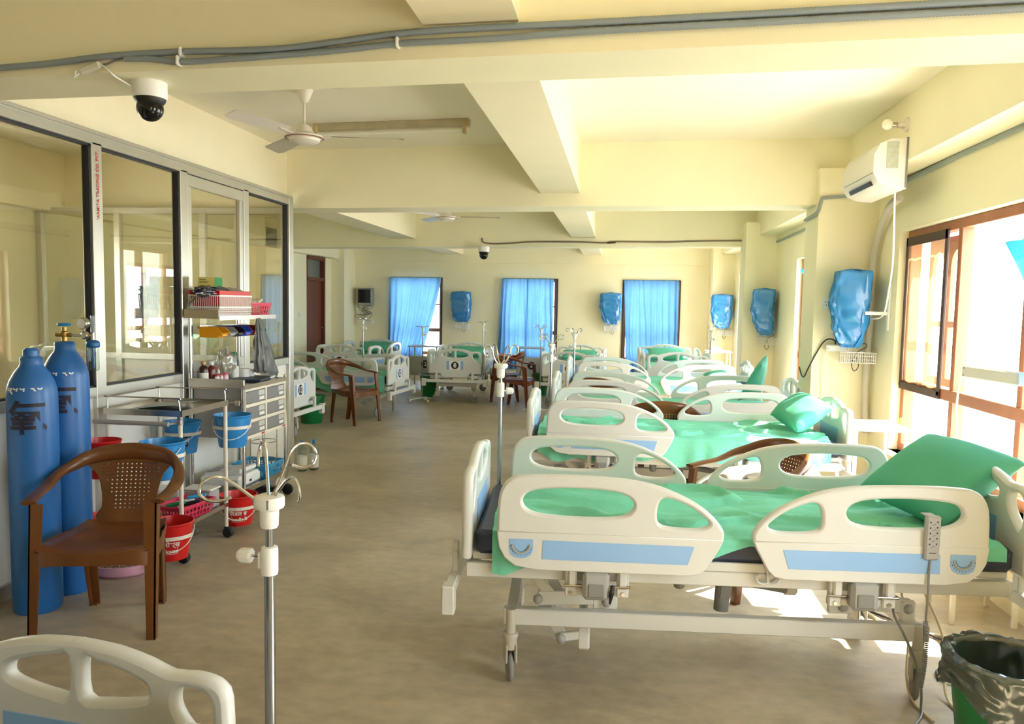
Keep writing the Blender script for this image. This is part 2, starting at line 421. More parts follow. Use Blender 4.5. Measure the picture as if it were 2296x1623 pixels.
# door: dark red wood with a transom light
d1 = put('door_1', G().box(XL - .10, DY0 + .05, 0, XL - .05, DY1 - .05, 1.86, .004), DOORW); d1['kind'] = 'structure'
g = G()
for a, b, c, d in ((DY0, DY0 + .05, 0, DZ), (DY1 - .05, DY1, 0, DZ), (DY0, DY1, DZ - .06, DZ), (DY0, DY1, 1.86, 1.92)): g.box(XL - .14, a, c, XL + .012, b, d, .004)
put('door_frame', g, DOORW, d1)
put('transom_pane', G().box(XL - .09, DY0 + .05, 1.92, XL - .08, DY1 - .05, DZ - .06), mat('frosted_transom', s2l(110, 120, 118), 0.3), d1)
put('door_handle', G().tube([(XL - .05, DY1 - .12, 1.0), (XL + .01, DY1 - .12, 1.0), (XL + .01, DY1 - .24, 1.0)], .008), STEEL, d1)

def skewbeam(ya, yb_, depth, zb, zt, xa, xb, name, m=WALL):
    """cross beam: near edge runs from (xa, ya) to (xb, yb_)"""
    gg = G(); vs = []
    for x, y in ((xa, ya), (xb, yb_)):
        for dy in (0, depth):
            for z in (zb, zt): vs.append((x, y + dy, z))
    gg.add(vs, [(0, 1, 3, 2), (4, 6, 7, 5), (0, 4, 5, 1), (2, 3, 7, 6), (0, 2, 6, 4), (1, 5, 7, 3)])
    return struct(name, gg, m)
skewbeam(2.92, 2.50, .30, 2.33, ZC, XL, XR, 'trim_1')
skewbeam(6.92, 6.44, .36, 2.33, ZC, XL, XR, 'trim_2')
skewbeam(11.60, 10.62, .34, 2.32, ZC, XL, XR, 'trim_3')
skewbeam(14.90, 14.46, .20, 2.275, ZC, XL, XR, 'trim_4')
skewbeam(-1.4, -1.7, .30, 2.33, ZC, XL, XR, 'trim_5')
# long beams
g = G(); g.box(-.69, YB, 2.44, -.36, 14.7, ZC); struct('trim_6', g, BEIGE)
g = G(); g.box(-3.40, YB, 2.44, -3.02, 14.8, ZC); struct('trim_7', g, BEIGE)
g = G(); g.box(XR - .22, YB, 2.44, XR, 14.6, ZC); struct('trim_8', g, WALL)
g = G(); g.box(XL, YB, 2.30, XL + .16, 14.5, ZC); struct('trim_9', g, WALL)
# pillars
g = G(); g.box(1.52, 6.38, 0, XR, 6.80, 2.6); struct('trim_10', g, WALL)
g = G(); g.box(1.58, 10.30, 0, XR, 10.72, 2.6); struct('trim_11', g, WALL)
g = G(); g.box(1.60, 13.95, 0, XR, 14.55, 2.6); struct('trim_12', g, WALL)
g = G(); g.box(XL, 14.30, 0, XL + .26, 14.95, 2.6); struct('trim_13', g, WALL)
g = G(); g.box(1.58, 2.40, 0, XR, 2.80, 2.6); struct('trim_14', g, WALL)
g = G(); g.box(XL, 11.2, 0, XL + .16, 11.7, 2.6); struct('trim_15', g, WALL)

# windows -----------------------------------------------------------------
def side_window(n, y0, y1, cols, netcol=None):
    x0, x1 = XR + .06, XR + .14
    g = G(); fw_ = .055; zm = .985
    g.box(x0 + .003, y0, z0, x1 - .003, y0 + fw_, z1, .004); g.box(x0 + .003, y1 - fw_, z0, x1 - .003, y1, z1, .004)
    g.box(x0, y0, z1 - .06, x1, y1, z1, .004); g.box(x0, y0, z0, x1, y1, z0 + .06, .004); g.box(x0 - .005, y0, zm - .035, x1, y1, zm + .035, .004)
    st = (y1 - y0 - fw_) / cols
    for k in range(1, cols): g.box(x0 + .004, y0 + k * st, z0, x1 - .004, y0 + k * st + .05, z1, .004)
    wf = put('window_%d' % n, g, WOOD); wf['kind'] = 'structure'
    for k in range(cols):
        for za, zb in ((z0 + .06, zm - .035), (zm + .035, z1 - .06)):
            put('window_pane', G().box(x0 + .04, y0 + fw_ + k * st - .004, za, x0 + .044, y0 + k * st + st + .004, zb), WGLASS, wf, 0)
    return wf
wr = [side_window(i + 1, a, b, 3 if b - a > 1.6 else 2) for i, (a, b) in enumerate(WR)]
# sill ledges
for i, (a, b) in enumerate(WR):
    put('window_sill', G().box(XR - .02, a - .02, z0 - .03, XR + .10, b + .02, z0), WALL, wr[i], 0)
put('window_latch', G().bar((XR + .045, 5.84, .66), (XR + .045, 5.80, .74), .02, .02, .004), mat('latch_orange', s2l(224, 150, 50), .4), wr[2])
# outer wooden casement with an arched head seen behind the net screen of the near window
wy1 = WR[2][1]; wy0 = wy1 - .74
W3 = wr[2]
def arch_leaf(ya, yb_, x, w_=.05):
    ol = [(ya, 1.0), (yb_, 1.0), (yb_, 2.0), (ya, 2.0)]; zt = 1.80; ym = (ya + yb_) / 2; hw = (yb_ - ya) / 2 - w_
    def hole(za, zb, arch):
        if not arch: return [(ym - hw, za), (ym - hw, zb), (ym + hw, zb), (ym + hw, za)]
        return [(ym - hw, za), (ym - hw, zb)] + [(ym - hw * math.cos(t * PI / 10), zb + hw * 1.1 * math.sin(t * PI / 10)) for t in range(1, 10)] + [(ym + hw, zb), (ym + hw, za)]
    me = plate([ol, hole(1.06, 1.40, 0), hole(1.44, zt, 1)], .03, .002)
    return G().mesh(me, T(x, 0, 0) @ M_YZ)
put('casement', arch_leaf(wy0 + .06, wy0 + .36, XR + .20), WOOD, W3); put('casement', arch_leaf(wy0 + .37, wy0 + .67, XR + .20), WOOD, W3)
g = G(); xs_ = XR + .045
for a, b, c, d in ((wy0 + .02, wy0 + .06, .97, 2.02), (wy1 - .05, wy1 - .02, .97, 2.02), (wy0 + .02, wy1 - .02, 1.96, 2.02), (wy0 + .02, wy1 - .02, .95, 1.00)): g.box(xs_ - .004, a, c, xs_ + .010, b, d, .002)
put('net_border', g, WOODD, W3)
g = G(); g.grid(lambda u, v: (xs_ + .004 + .004 * math.sin(u * 22), wy0 + .05 + u * (wy1 - wy0 - .10), .99 + v * .98), 40, 6); put('insect_net', g, NETM, W3)

def end_window(n, xa, xb):
    wf = None; g = G()
    def b(x0_, x1_, za, zb, off=.07, d=.07):
        ym = yfar((x0_ + x1_) / 2) + off; e_ = .004 if zb - za > 1 else (.007 if x1_ - x0_ < .6 else 0); g.bar((x0_, yfar(x0_) + off + d / 2, (za + zb) / 2), (x1_, yfar(x1_) + off + d / 2, (za + zb) / 2), d - 2 * e_, zb - za, .003)
    b(xa, xa + .06, zf0, zf1); b(xb - .06, xb, zf0, zf1); b(xa, xb, zf1 - .06, zf1); b(xa, xb, zf0, zf0 + .06); b(xa, xb, .93, 1.0)
    m_ = (xa + xb) / 2; b(m_ - .03, m_ + .03, zf0, zf1); b(xa, m_, 1.45, 1.48); b(m_, xb, 1.45, 1.48)
    wf = put('window_%d' % n, g, WOOD); wf['kind'] = 'structure'
    g = G(); y0_, y1_ = yfar(xa) , yfar(xb)
    g.bar((xa - .005, y0_ + .02, zf1 - .012), (xb + .005, y1_ + .02, zf1 - .012), .09, .03, .003)
    g.bar((xa, y0_ + .02, zf0), (xa, y0_ + .02, zf1), .09, .03, .003); g.bar((xb, y1_ + .02, zf0), (xb, y1_ + .02, zf1), .09, .03, .003)
    put('frame_lining', g, WOODD, wf)
    g = G(); g.grid(lambda u, v: (xa + .05 + u * (xb - xa - .1), yfar(xa + u * (xb - xa)) + .10, zf0 + .05 + v * 1.4), 1, 1); put('window_pane', g, WGLASS, wf, 0)
    return wf
for i, (a, b) in enumerate(WF): end_window(6 + i, a, b)
g = G(); xs_ = XL - .16
for a, b, c, d in ((SW0, SW0 + .06, .9, 2.1), (SW1 - .06, SW1, .9, 2.1), (SW0, SW1, .9, .96), (SW0, SW1, 2.04, 2.1), (4.97, 5.03, .9, 2.1)): g.box(xs_, a, c, xs_ + .07, b, d, .003)
wst = put('window_9', g, WOOD); wst['kind'] = 'structure'  # out of view, added only to let daylight into the station
put('window_pane', G().box(xs_ + .03, SW0 + .05, .95, xs_ + .034, SW1 - .05, 2.05), WGLASS, wst, 0)

# ------------------------------------------------------------------ glazed aluminium partition of the nurses' station
part = thing('glass_partition', (-2.97, 6.66, 0), 0, 'long aluminium partition with tinted glass panes over white lower panels, left side', 'partition')
PX = -2.97
def local(g, o=part): return g.xf(T(*[-c for c in o.location]))
g = G(); posts = [1.2, 2.2, 3.15, 4.02, 4.90, 5.78]
g.box(PX - .035, -3.0, 2.345, PX + .035, 6.68, 2.41, .003); g.box(PX - .04, -3.0, 2.40, PX + .045, 6.68, 2.425, .003)
g.box(PX - .03, -3.0, .925, PX + .03, 6.66, .985, .003); g.box(PX - .03, -3.0, 0, PX + .03, 6.66, .08, .003)
put('rail', local(g), ALU, part)
for y in posts + [0.2, -.8]:
    put('post', local(G().box(PX - .035, y, 0, PX + .035, y + .085, 2.36, .004)), ALU, part)
put('post', local(G().box(PX - .04, 6.61, 0, PX + .04, 6.70, 2.41, .004)), ALU, part)
ally = [-.8, .2] + posts + [6.61]
for i in range(len(ally) - 1):
    a, b = ally[i] + .085, ally[i + 1]
    gl = put('glass_pane', local(G().box(PX - .003, a, .98, PX + .003, b, 2.35)), GLASS, part, 0)
    if i == len(ally) - 3:
        f = G()
        for c, d, e, h in ((a + .005, a + .055, .985, 2.34), (b - .055, b - .005, .985, 2.34), (a + .005, b - .005, 2.26, 2.34), (a + .005, b - .005, .985, 1.05)): f.box(PX + .004, c, e, PX + (.03 if d - c < .1 else .033), d, h, .003)
        put('sash_frame', local(f), ALU, part)
    gk = G()
    for c, d, e, h in ((a - .002, a + .008, .98, 2.35), (b - .012, b, .98, 2.35), (a, b, 2.335, 2.347), (a, b, .985, .995)): gk.box(PX - .02, c, e, PX + .022, d, h)
    put('gasket', local(gk), ALUD, gl, 0)
    put('lower_panel', local(G().box(PX - .008, a, .08, PX + .008, b, .925)), PANELW, part, 0)
tm = text_mesh('"ARMITA TRADING CO. PVT.', .030, .0003, 'LEFT', .0004)
put('lettering', local(G().mesh(tm, T(PX + .037, 4.062, 1.93) @ M_YZ @ RZ(PI / 2))), RED, part, 0)
# end wall of the station beside the ward, glazed the same way
part2 = thing('glass_partition', (-4.2, 6.74, 0), 0, 'short aluminium glazed partition closing the far end of the station', 'partition')
g = G(); Y2 = 6.74
for a, b in ((XL, XL + .06), (-4.7, -4.64), (-3.85, -3.79), (-3.06, -3.0)): g.box(a, Y2 - .03, 0, b, Y2 + .03, 2.33, .003)
for a, b in ((.92, .98), (2.27, 2.33), (0, .08)): g.box(XL, Y2 - .028, a, -3.0, Y2 + .028, b, .003)
put('frame', local(g, part2), ALU, part2)
put('lower_panel', local(G().box(XL, Y2 - .006, .08, -3.02, Y2 + .006, .92), part2), PANELW, part2, 0)
for a, b in ((XL + .06, -4.7), (-4.64, -3.85), (-3.79, -3.06)): put('glass_pane', local(G().box(a, Y2 - .003, .98, b, Y2 + .003, 2.27), part2), GLASS, part2, 0)

# ------------------------------------------------------------------ ceiling fans, tube light, cameras, conduits
def ceiling_fan(loc, rz, label, drop):
    t = thing('ceiling_fan', loc, rz, label, 'fan', 'ceiling fans')
    put('canopy', G().lathe([(.012, -.085), (.03, -.07), (.055, -.01), (.058, 0)], seg=20), OFFW, t)
    put('downrod', G().cyl((0, 0, -.07), (0, 0, -drop + .05), .008), OFFW, t)
    m = put('motor_housing', G().lathe([(.02, -drop - .045), (.07, -drop - .04), (.095, -drop - .025), (.10, -drop - .012), (.122, -drop - .008), (.122, -drop + .006), (.10, -drop + .012), (.06, -drop + .03), (.045, -drop + .06), (.03, -drop + .075), (.012, -drop + .085)], seg=32), OFFW, t)
    put('trim_ring', G().lathe([(.118, -drop - .0095), (.124, -drop - .0085), (.124, -drop - .0045), (.118, -drop - .0035)], seg=32), mat('ring_brown', s2l(140, 92, 80), .4), m)
    for k in range(3):
        a = k * 2 * PI / 3; R = RZ(a)
        b = G().grid(lambda u, v: (.17 + u * .47, (v - .5) * (.10 + .04 * u) * (1 - max(0, u - .93) * 6), -drop + .012 + (v - .5) * .025), 10, 3)
        b.grid(lambda u, v: (.17 + u * .47, (v - .5) * (.10 + .04 * u) * (1 - max(0, u - .93) * 6), -drop + .009 + (v - .5) * .025), 10, 3)
        bl = put('blade', b.xf(R), OFFW, t)
        put('blade_arm', G().bar((.10, 0, -drop + .0), (.24, 0, -drop + .010), .035, .006, .002).xf(R), OFFW, bl)
    return t
ceiling_fan((-2.05, 4.86, ZC), math.radians(13), 'white three-blade ceiling fan in the near bay above the trolleys', .30)
ceiling_fan((-2.08, 9.15, ZC), math.radians(8), 'small-looking white ceiling fan in the second bay', .33)

t = thing('tube_light', (-1.75, 5.75, ZC), math.radians(-5), 'fluorescent batten with a bare unlit tube on the ceiling behind the fan', 'light')
put('batten', G().box(-.62, -.03, -.055, .62, .03, 0, .003), mat('batten_grey', s2l(188, 178, 150), .5, var=.12, vscale=12), t)
put('tube', G().cyl((-.58, -.03, -.085), (.58, -.03, -.085), .014, seg=12), TUBEW, t)
for s in (-1, 1): put('end_holder', G().box(s * .59 - .012, -.045, -.11, s * .59 + .012, -.005, -.02, .003), mat('holder_ivory', s2l(200, 176, 130), .4), t)
tag(put('ceiling_plate', G().lathe([(.0, -.02), (.05, -.018), (.055, 0)], (-1.80, 4.75, ZC), 20), OFFW), 'small round white plate on the ceiling right of the near fan', 'plate')

def dome_camera(loc, s, label):
    t = thing('security_camera', loc, 0, label, 'camera', 'dome cameras')
    put('mount', G().lathe([(.06 * s, -.062 * s), (.064 * s, -.055 * s), (.064 * s, 0)], seg=28), WHITE, t)
    b = put('housing', G().lathe([(.048 * s, -.082 * s), (.056 * s, -.072 * s), (.060 * s, -.058 * s)], seg=28), BLACK, t)
    put('dome', G().sphere((0, 0, -.098 * s), .05 * s, 24), mat('smoked_dome', s2l(16, 16, 18), .12), t)
    return t
dome_camera((-1.83, 2.85, 2.33), 1.0, 'white and black dome camera under the near cross beam')
dome_camera((-1.96, 11.05, 2.318), 1.25, 'white and black dome camera under the far cross beam')
B1A = math.radians(-3.217)
def onb1(s, z, d=.012): return (s * math.cos(B1A) + math.sin(B1A) * d, 2.611 + s * math.sin(B1A) - d * math.cos(B1A), z)
def conduit(name, pts, r, label, mm=CONDUIT, ribs=True, n=6):
    P = smooth_pts(pts, n, False)
    if ribs:
        Q = []; acc = 0; step = r * .45; L = [(P[i + 1] - P[i]).length for i in range(len(P) - 1)]; tot = sum(L); k = int(tot / step); rs = []
        i = 0; done = 0
        for q in range(k + 1):
            d = q * step
            while i < len(L) - 1 and done + L[i] < d: done += L[i]; i += 1
            Q.append(P[i].lerp(P[i + 1], min(1, (d - done) / max(L[i], 1e-6)))); rs.append(r * (1.0 if q % 2 else .88))
        o = put(name, G().tube(Q, r, 8, rs=rs), mm, None, 60)
    else: o = put(name, G().tube(P, r, 8), mm)
    return tag(o, label, 'conduit' if ribs else 'cable')
conduit('conduit', [onb1(*p) for p in ((-3.0, 2.35), (-2.245, 2.366), (-1.918, 2.386), (-1.623, 2.390), (-1.356, 2.384), (-1.184, 2.385), (-.999, 2.398), (-.787, 2.415), (-.5, 2.42), (.3, 2.42), (1.9, 2.43))], .0125, 'upper grey ribbed conduit along the near beam face')
conduit('conduit', [onb1(*p) for p in ((-1.834, 2.374), (-1.732, 2.370), (-1.60, 2.354), (-1.444, 2.356), (-1.27, 2.360), (-1.016, 2.368), (-.779, 2.382), (-.456, 2.384), (-.082, 2.392), (.6, 2.395), (1.9, 2.40))], .012, 'lower grey ribbed conduit along the near beam face, starting by the connector')
for s, z, l in ((-1.60, 2.388, 'white clip holding the upper conduit on the near beam'), (-1.612, 2.357, 'white clip holding the lower conduit on the near beam'), (-.779, 2.384, 'white clip where the two conduits meet on the near beam')):
    c = onb1(s, z, .013); tag(put('cable_clip', G().obox(c, (.012, .032, .036), RZ(B1A).to_3x3(), .004), WHITE), l, 'clip', 'conduit clips')
c0 = Vector(onb1(-2.013, 2.330, .02)); c1 = Vector(onb1(-1.93, 2.357, .02))
jb = put('network_connector', G().bar(c0, c1, .022, .026, .006), mat('clear_connector', s2l(214, 210, 196), .25)); tag(jb, 'clear plastic network connector hanging below the near beam conduits', 'connector')
put('latch', G().tube([c0 + Vector((0, -.012, -.008)), c0 + Vector((-.02, -.01, -.022)), c0 + Vector((-.012, -.01, .004))], .003, 6), WHITE, jb)
conduit('cable', [onb1(-1.93, 2.357, .01), onb1(-1.905, 2.36), onb1(-1.875, 2.37, .01), onb1(-1.834, 2.374)], .004, 'short grey lead from connector into the ribbed conduit', GREYC, False)
conduit('cable', [onb1(-1.93, 2.357, .02), onb1(-1.90, 2.335, .02), onb1(-1.885, 2.316, .0), onb1(-1.885, 2.305, -.08), (-1.885, 2.84, 2.30), (-1.865, 2.85, 2.29)], .0035, 'thin white lead from the connector to the near dome camera', WHITE, False)
# conduit on third beam to the second camera
P3 = lambda x, z: (x, 11.60 + (10.62 - 11.60) * (x - XL) / (XR - XL) - .012, z)
conduit('conduit', [P3(x, z - .02) for x, z in ((-2.0, 2.47), (-1.99, 2.41), (-1.86, 2.385), (-1.6, 2.39), (-1.24, 2.41), (-.6, 2.405), (-.24, 2.395), (-.08, 2.41), (.6, 2.402), (1.0, 2.415), (1.93, 2.42))], .011, 'thin brown-grey conduit along the far beam to the far camera', mat('brown_conduit', s2l(128, 112, 96), .5), False)
tag(put('conduit_joint', G().bar(P3(-.20, 2.372), P3(-.08, 2.378), .02, .02, .004), BLACK), 'black taped joint on the far beam conduit', 'joint')
# trunking on the right wall, round the pillar
TRK = mat('grey_trunking', s2l(150, 160, 156), .5)
def trunk(pts, label):
    g = G()
    for a, b in zip(pts[:-1], pts[1:]): g.bar(a, b, .022, .026, .004)
    return tag(put('cable_trunking', g, TRK), label, 'trunking', 'wall cable trunking')
trunk([(XR - .012, 2.8, 2.435), (XR - .012, 5.0, 2.425), (XR - .012, 6.37, 2.405)], 'grey trunking under the right wall beam in the near bay')
trunk([(XR - .012, 6.37, 2.402), (1.57, 6.37, 2.372), (1.535, 6.368, 2.365), (1.515, 6.368, 2.27), (1.508, 6.42, 2.25), (1.508, 6.78, 2.24)], 'grey trunking bent around the pillar top')
trunk([(XR - .012, 6.82, 2.38), (XR - .012, 10.29, 2.355)], 'grey trunking under the right wall beam in the second bay')

# air conditioner on the right wall beam
t = thing('air_conditioner', (XR - .22, 5.42, 2.44), 0, 'white wall-mounted air conditioner with a dark outlet slot on the right beam', 'air conditioner')
prof = [(0, .30), (-.10, .298), (-.165, .27), (-.20, .20), (-.20, .09), (-.17, .03), (-.10, .0), (0, -.01)]
g = G(); n = len(prof)
for y in (-.24, .44): g.v += [(x, y, z - .165) for x, z in prof]
g.f = [(i, i + 1, n + i + 1, n + i) for i in range(n - 1)] + [(n - 1, 0, n, 2 * n - 1), tuple(reversed(range(n))), tuple(range(n, 2 * n))]
put('body', g, mat('ac_white', s2l(236, 232, 226), .35), t, 50)
put('front_seam', G().bar((-.2005, -.23, -.075), (-.2005, .39, -.075), .002, .004), GREYM, t)
put('outlet_slot', G().bar((-.180, -.14, -.128), (-.180, .30, -.128), .016, .030, 0, (-.5, 0, 1)), BLACK, t)
put('rating_label', G().box(-.125, -.2425, -.05, -.055, -.240, .115), mat('label_grey', s2l(188, 192, 176), .6, var=.12, vscale=60), t)
put('wall_bracket', G().box(-.01, -.245, -.17, .0, .44, .14), GREYM, t)
conduit('drain_hose', [(1.86, 5.62, 2.27), (1.90, 5.95, 2.24), (1.93, 6.22, 2.1), (1.925, 6.30, 1.9), (1.925, 6.33, 1.6), (1.925, 6.33, 1.2), (1.92, 6.33, .9), (1.93, 6.33, .68), (1.935, 6.30, .55)], .028, 'beige ribbed hose running down the wall corner from the air conditioner', mat('hose_beige', s2l(206, 200, 186), .55))
conduit('power_cable', [(1.69, 5.20, 2.27), (1.70, 5.22, 2.15), (1.80, 5.5, 1.85), (1.85, 5.7, 1.65), (1.90, 5.95, 1.47), (1.87, 6.15, 1.44), (1.86, 6.25, 1.44)], .006, 'white mains lead hanging from the air conditioner', WHITE, False)
t = thing('light_bulb', (XR - .22, 5.22, 2.665), 0, 'unlit white bulb in a socket on the right beam above the air conditioner', 'bulb')
put('holder', G().lathe([(.045, 0), (.045, .012), (.022, .02), (.02, .06)], seg=18, axis='x').xf(Matrix.Scale(-1, 4, (1, 0, 0))), OFFW, t)
put('globe', G().sphere((-.12, 0, .002), .034, 20), SKIN, t); put('cap', G().cyl((-.06, 0, 0), (-.095, 0, 0), .014), STEEL, t)

# ------------------------------------------------------------------ hospital beds
def to_rail(pts, mir): return [(1.775 - x, z) for x, z in reversed(pts)] if mir else pts
RAIL = [(.03, .558), (.008, .60), (0, .67), (.004, .775), (.018, .825), (.05, .858), (.10, .870), (.22, .874), (.38, .871), (.50, .862), (.61, .838), (.72, .790), (.79, .740), (.828, .695), (.836, .662), (.822, .625), (.80, .585), (.778, .545), (.755, .523), (.715, .514), (.45, .514), (.15, .516), (.07, .528)]
H1 = [(.094, .775), (.115, .806), (.17, .820), (.28, .826), (.40, .822), (.47, .808), (.503, .780), (.498, .748), (.46, .726), (.38, .718), (.26, .718), (.16, .726), (.11, .744)]
H2 = [(.590, .725), (.594, .775), (.612, .799), (.65, .796), (.72, .765), (.775, .722), (.778, .702), (.745, .690), (.68, .688), (.61, .697)]
BLP = [(.172, .630), (.728, .626), (.706, .556), (.170, .558)]
DIAL = [(.047, .632), (.136, .632), (.136, .590), (.128, .572), (.110, .562), (.088, .559), (.068, .563), (.052, .574), (.047, .592)]
LOW = [(.03, .558), (.008, .60), (.001, .660), (.834, .655), (.822, .625), (.80, .585), (.778, .545), (.755, .523), (.715, .514), (.45, .514), (.15, .516), (.07, .528)]
def rail_meshes(mir):
    P = lambda q, n=4: [(p[0], p[1]) for p in smooth_pts([(*a, 0) for a in to_rail(q, mir)], n)]
    g = G().mesh(plate([P(RAIL), P(H1), P(H2)], .036, .010), M_XZ)
    g.mesh(plate([to_rail(LOW, mir)], .044, .004), M_XZ)
    pn = G().mesh(plate([to_rail(BLP, mir)], .003, .0008), T(0, -.0225, 0) @ M_XZ).mesh(plate([to_rail(BLP, mir)], .003, .0008), T(0, .0225, 0) @ M_XZ)
    dl = G().mesh(plate([to_rail(DIAL, mir)], .003, .0008), T(0, -.0225, 0) @ M_XZ)
    cx = 1.775 - .0915 if mir else .0915; arc = [(cx + .033 * math.cos(a), -.0255, .612 + .033 * math.sin(a)) for a in [PI + .0 + k * PI / 14 for k in range(15)]]
    sc_ = G().tube(arc, .0038, 6); 
    tk = G()
    for k in range(11):
        a = PI + .2 + k * (PI - .4) / 10
        for r in (.026, .042): tk.box(cx + r * math.cos(a) - .0008, -.0256, .612 + r * math.sin(a) - .0015, cx + r * math.cos(a) + .0008, -.0242, .612 + r * math.sin(a) + .0015)
    return g, pn, dl, sc_, tk
RM = {}
for mir in (False, True):
    a, b, c, d, e = rail_meshes(mir)
    o = [put('side_rail', a, ABS, None, 50), put('accent_panel', b, BLUEP, None, 30), put('angle_dial', c, BLUEP, None, 30), put('dial_arc', d, GREYP, None), put('dial_ticks', e, INK, None, 0)]
    for q in o[1:]: q.parent = o[0]
    RM[mir] = o[0]
def board_half(pts): return pts + [(-y, z) for y, z in reversed(pts)]
BO = board_half([(0, .905), (.10, .899), (.19, .880), (.245, .862), (.30, .866), (.345, .862), (.375, .848), (.392, .815), (.395, .70), (.395, .56), (.385, .525), (.25, .525), (.215, .515), (.19, .475), (.15, .465), (0, .465)][0:])
def sm2(p, n=3): return [(a[0], a[1]) for a in smooth_pts([(*q, 0) for q in p], n)]
HI = [(.022, .775), (.022, .865), (.06, .862), (.12, .850), (.175, .832), (.19, .815), (.185, .795), (.13, .780), (.07, .772)]
HO = [(.262, .790), (.27, .826), (.30, .832), (.335, .828), (.352, .80), (.352, .73), (.342, .705), (.325, .715), (.285, .75)]
mirr = lambda p: [(-y, z) for y, z in reversed(p)]
board_me = plate([sm2(BO, 2), sm2(HI), sm2(mirr(HI)), sm2(HO), sm2(mirr(HO))], .040, .014)
def castor_parts(par, x, y, rz_=0.0):
    c = put('castor', G().cyl((0, 0, .30), (0, 0, .20), .020).lathe([(.030, .205), (.032, .195), (.026, .175), (.026, .14), (.018, .135)], seg=16).box(-.03, -.024, .085, .035, -.014, .16, .006).box(-.03, .014, .085, .035, .024, .16, .006), CASTORH, par)
    c.location = (x, y, 0); c.rotation_euler = (0, 0, rz_)
    wv = put('wheel', G().lathe([(.02, -.012), (.050, -.0115), (.060, -.006), (.0625, 0), (.060, .006), (.050, .0115), (.02, .012)], seg=28, axis='y'), TYRE, c)
    wv.location = (.018, 0, .0625)
    return c
def number_plate(par, text):
    Mn = Matrix(((0, 0, -1, -.1395), (-1, 0, 0, 0), (0, 1, 0, .655), (0, 0, 0, 1)))
    pl_ = put('number_plate', G().mesh(plate([[(-.085, -.065), (.085, -.065), (.085, .065), (-.085, .065)]], .002, .0003), Mn), PAPER, par, 0)
    g = G()
    for s in (-1, 1): g.mesh(plate([[(s * .105 - .02, -.062), (s * .105 + .02, -.062), (s * .105 + .02, .062), (s * .105 - .02, .062)]], .002, .0003), Mn)
    put('side_stripes', g, BLUEP, pl_, 0)
    circ = [(.056 * math.cos(k * PI / 16), .056 * math.sin(k * PI / 16)) for k in range(32)]
    put('number_disc', G().mesh(plate([circ], .002, .0002), Mn @ T(0, 0, .0015)), INK, pl_, 0)
    if text: put('number', G().mesh(text_mesh(text, .095, .0006, 'CENTER', .0022), Mn @ T(0, -.002, .0032)), WINK, pl_, 0)
def hinge(par, x0, sgn, mir):
    """bracket under a side rail; sgn -1 near side"""
    g = G(); y = sgn * .385
    for xx in (x0, x0 + .195): g.box(xx, y - .018, .405, xx + .045, y + .012, .515, .004)
    g.box(x0, y - .006, .405, x0 + .24, y + .016, .435, .003)
    for xx in (x0 + .012, x0 + .20): g.box(xx, y + sgn * .03, .44, xx + .032, y + sgn * .012, .525, .006)
    h = put('rail_hinge', g, STEELP, par)
    put('latch_box', G().box(x0 + .065, y + sgn * .062 , .405, x0 + .165, y + sgn * .004, .515, .014), GREYP, h)
    put('latch_button', G().box(x0 + .085, y + sgn * .067, .420, x0 + .145, y + sgn * .060, .470, .004), GREYM, h)
    put('hinge_bolts', G().cyl((x0 + .022, y + sgn * .024, .42), (x0 + .022, y + sgn * .012, .42), .007, seg=10).cyl((x0 + .218, y + sgn * .024, .42), (x0 + .218, y + sgn * .012, .42), .007, seg=10).cyl((x0 - .005, y + sgn * .028, .45), (x0 + .245, y + sgn * .028, .45), .005, seg=8), STEEL, h)
    if not mir: put('release_lever', G().tube([(x0 + .178, y + sgn * .05, .465), (x0 + .174, y + sgn * .06, .44), (x0 + .168, y + sgn * .055, .395)], .007, 8, rs=[.006, .010, .004]), BLACKR, h)
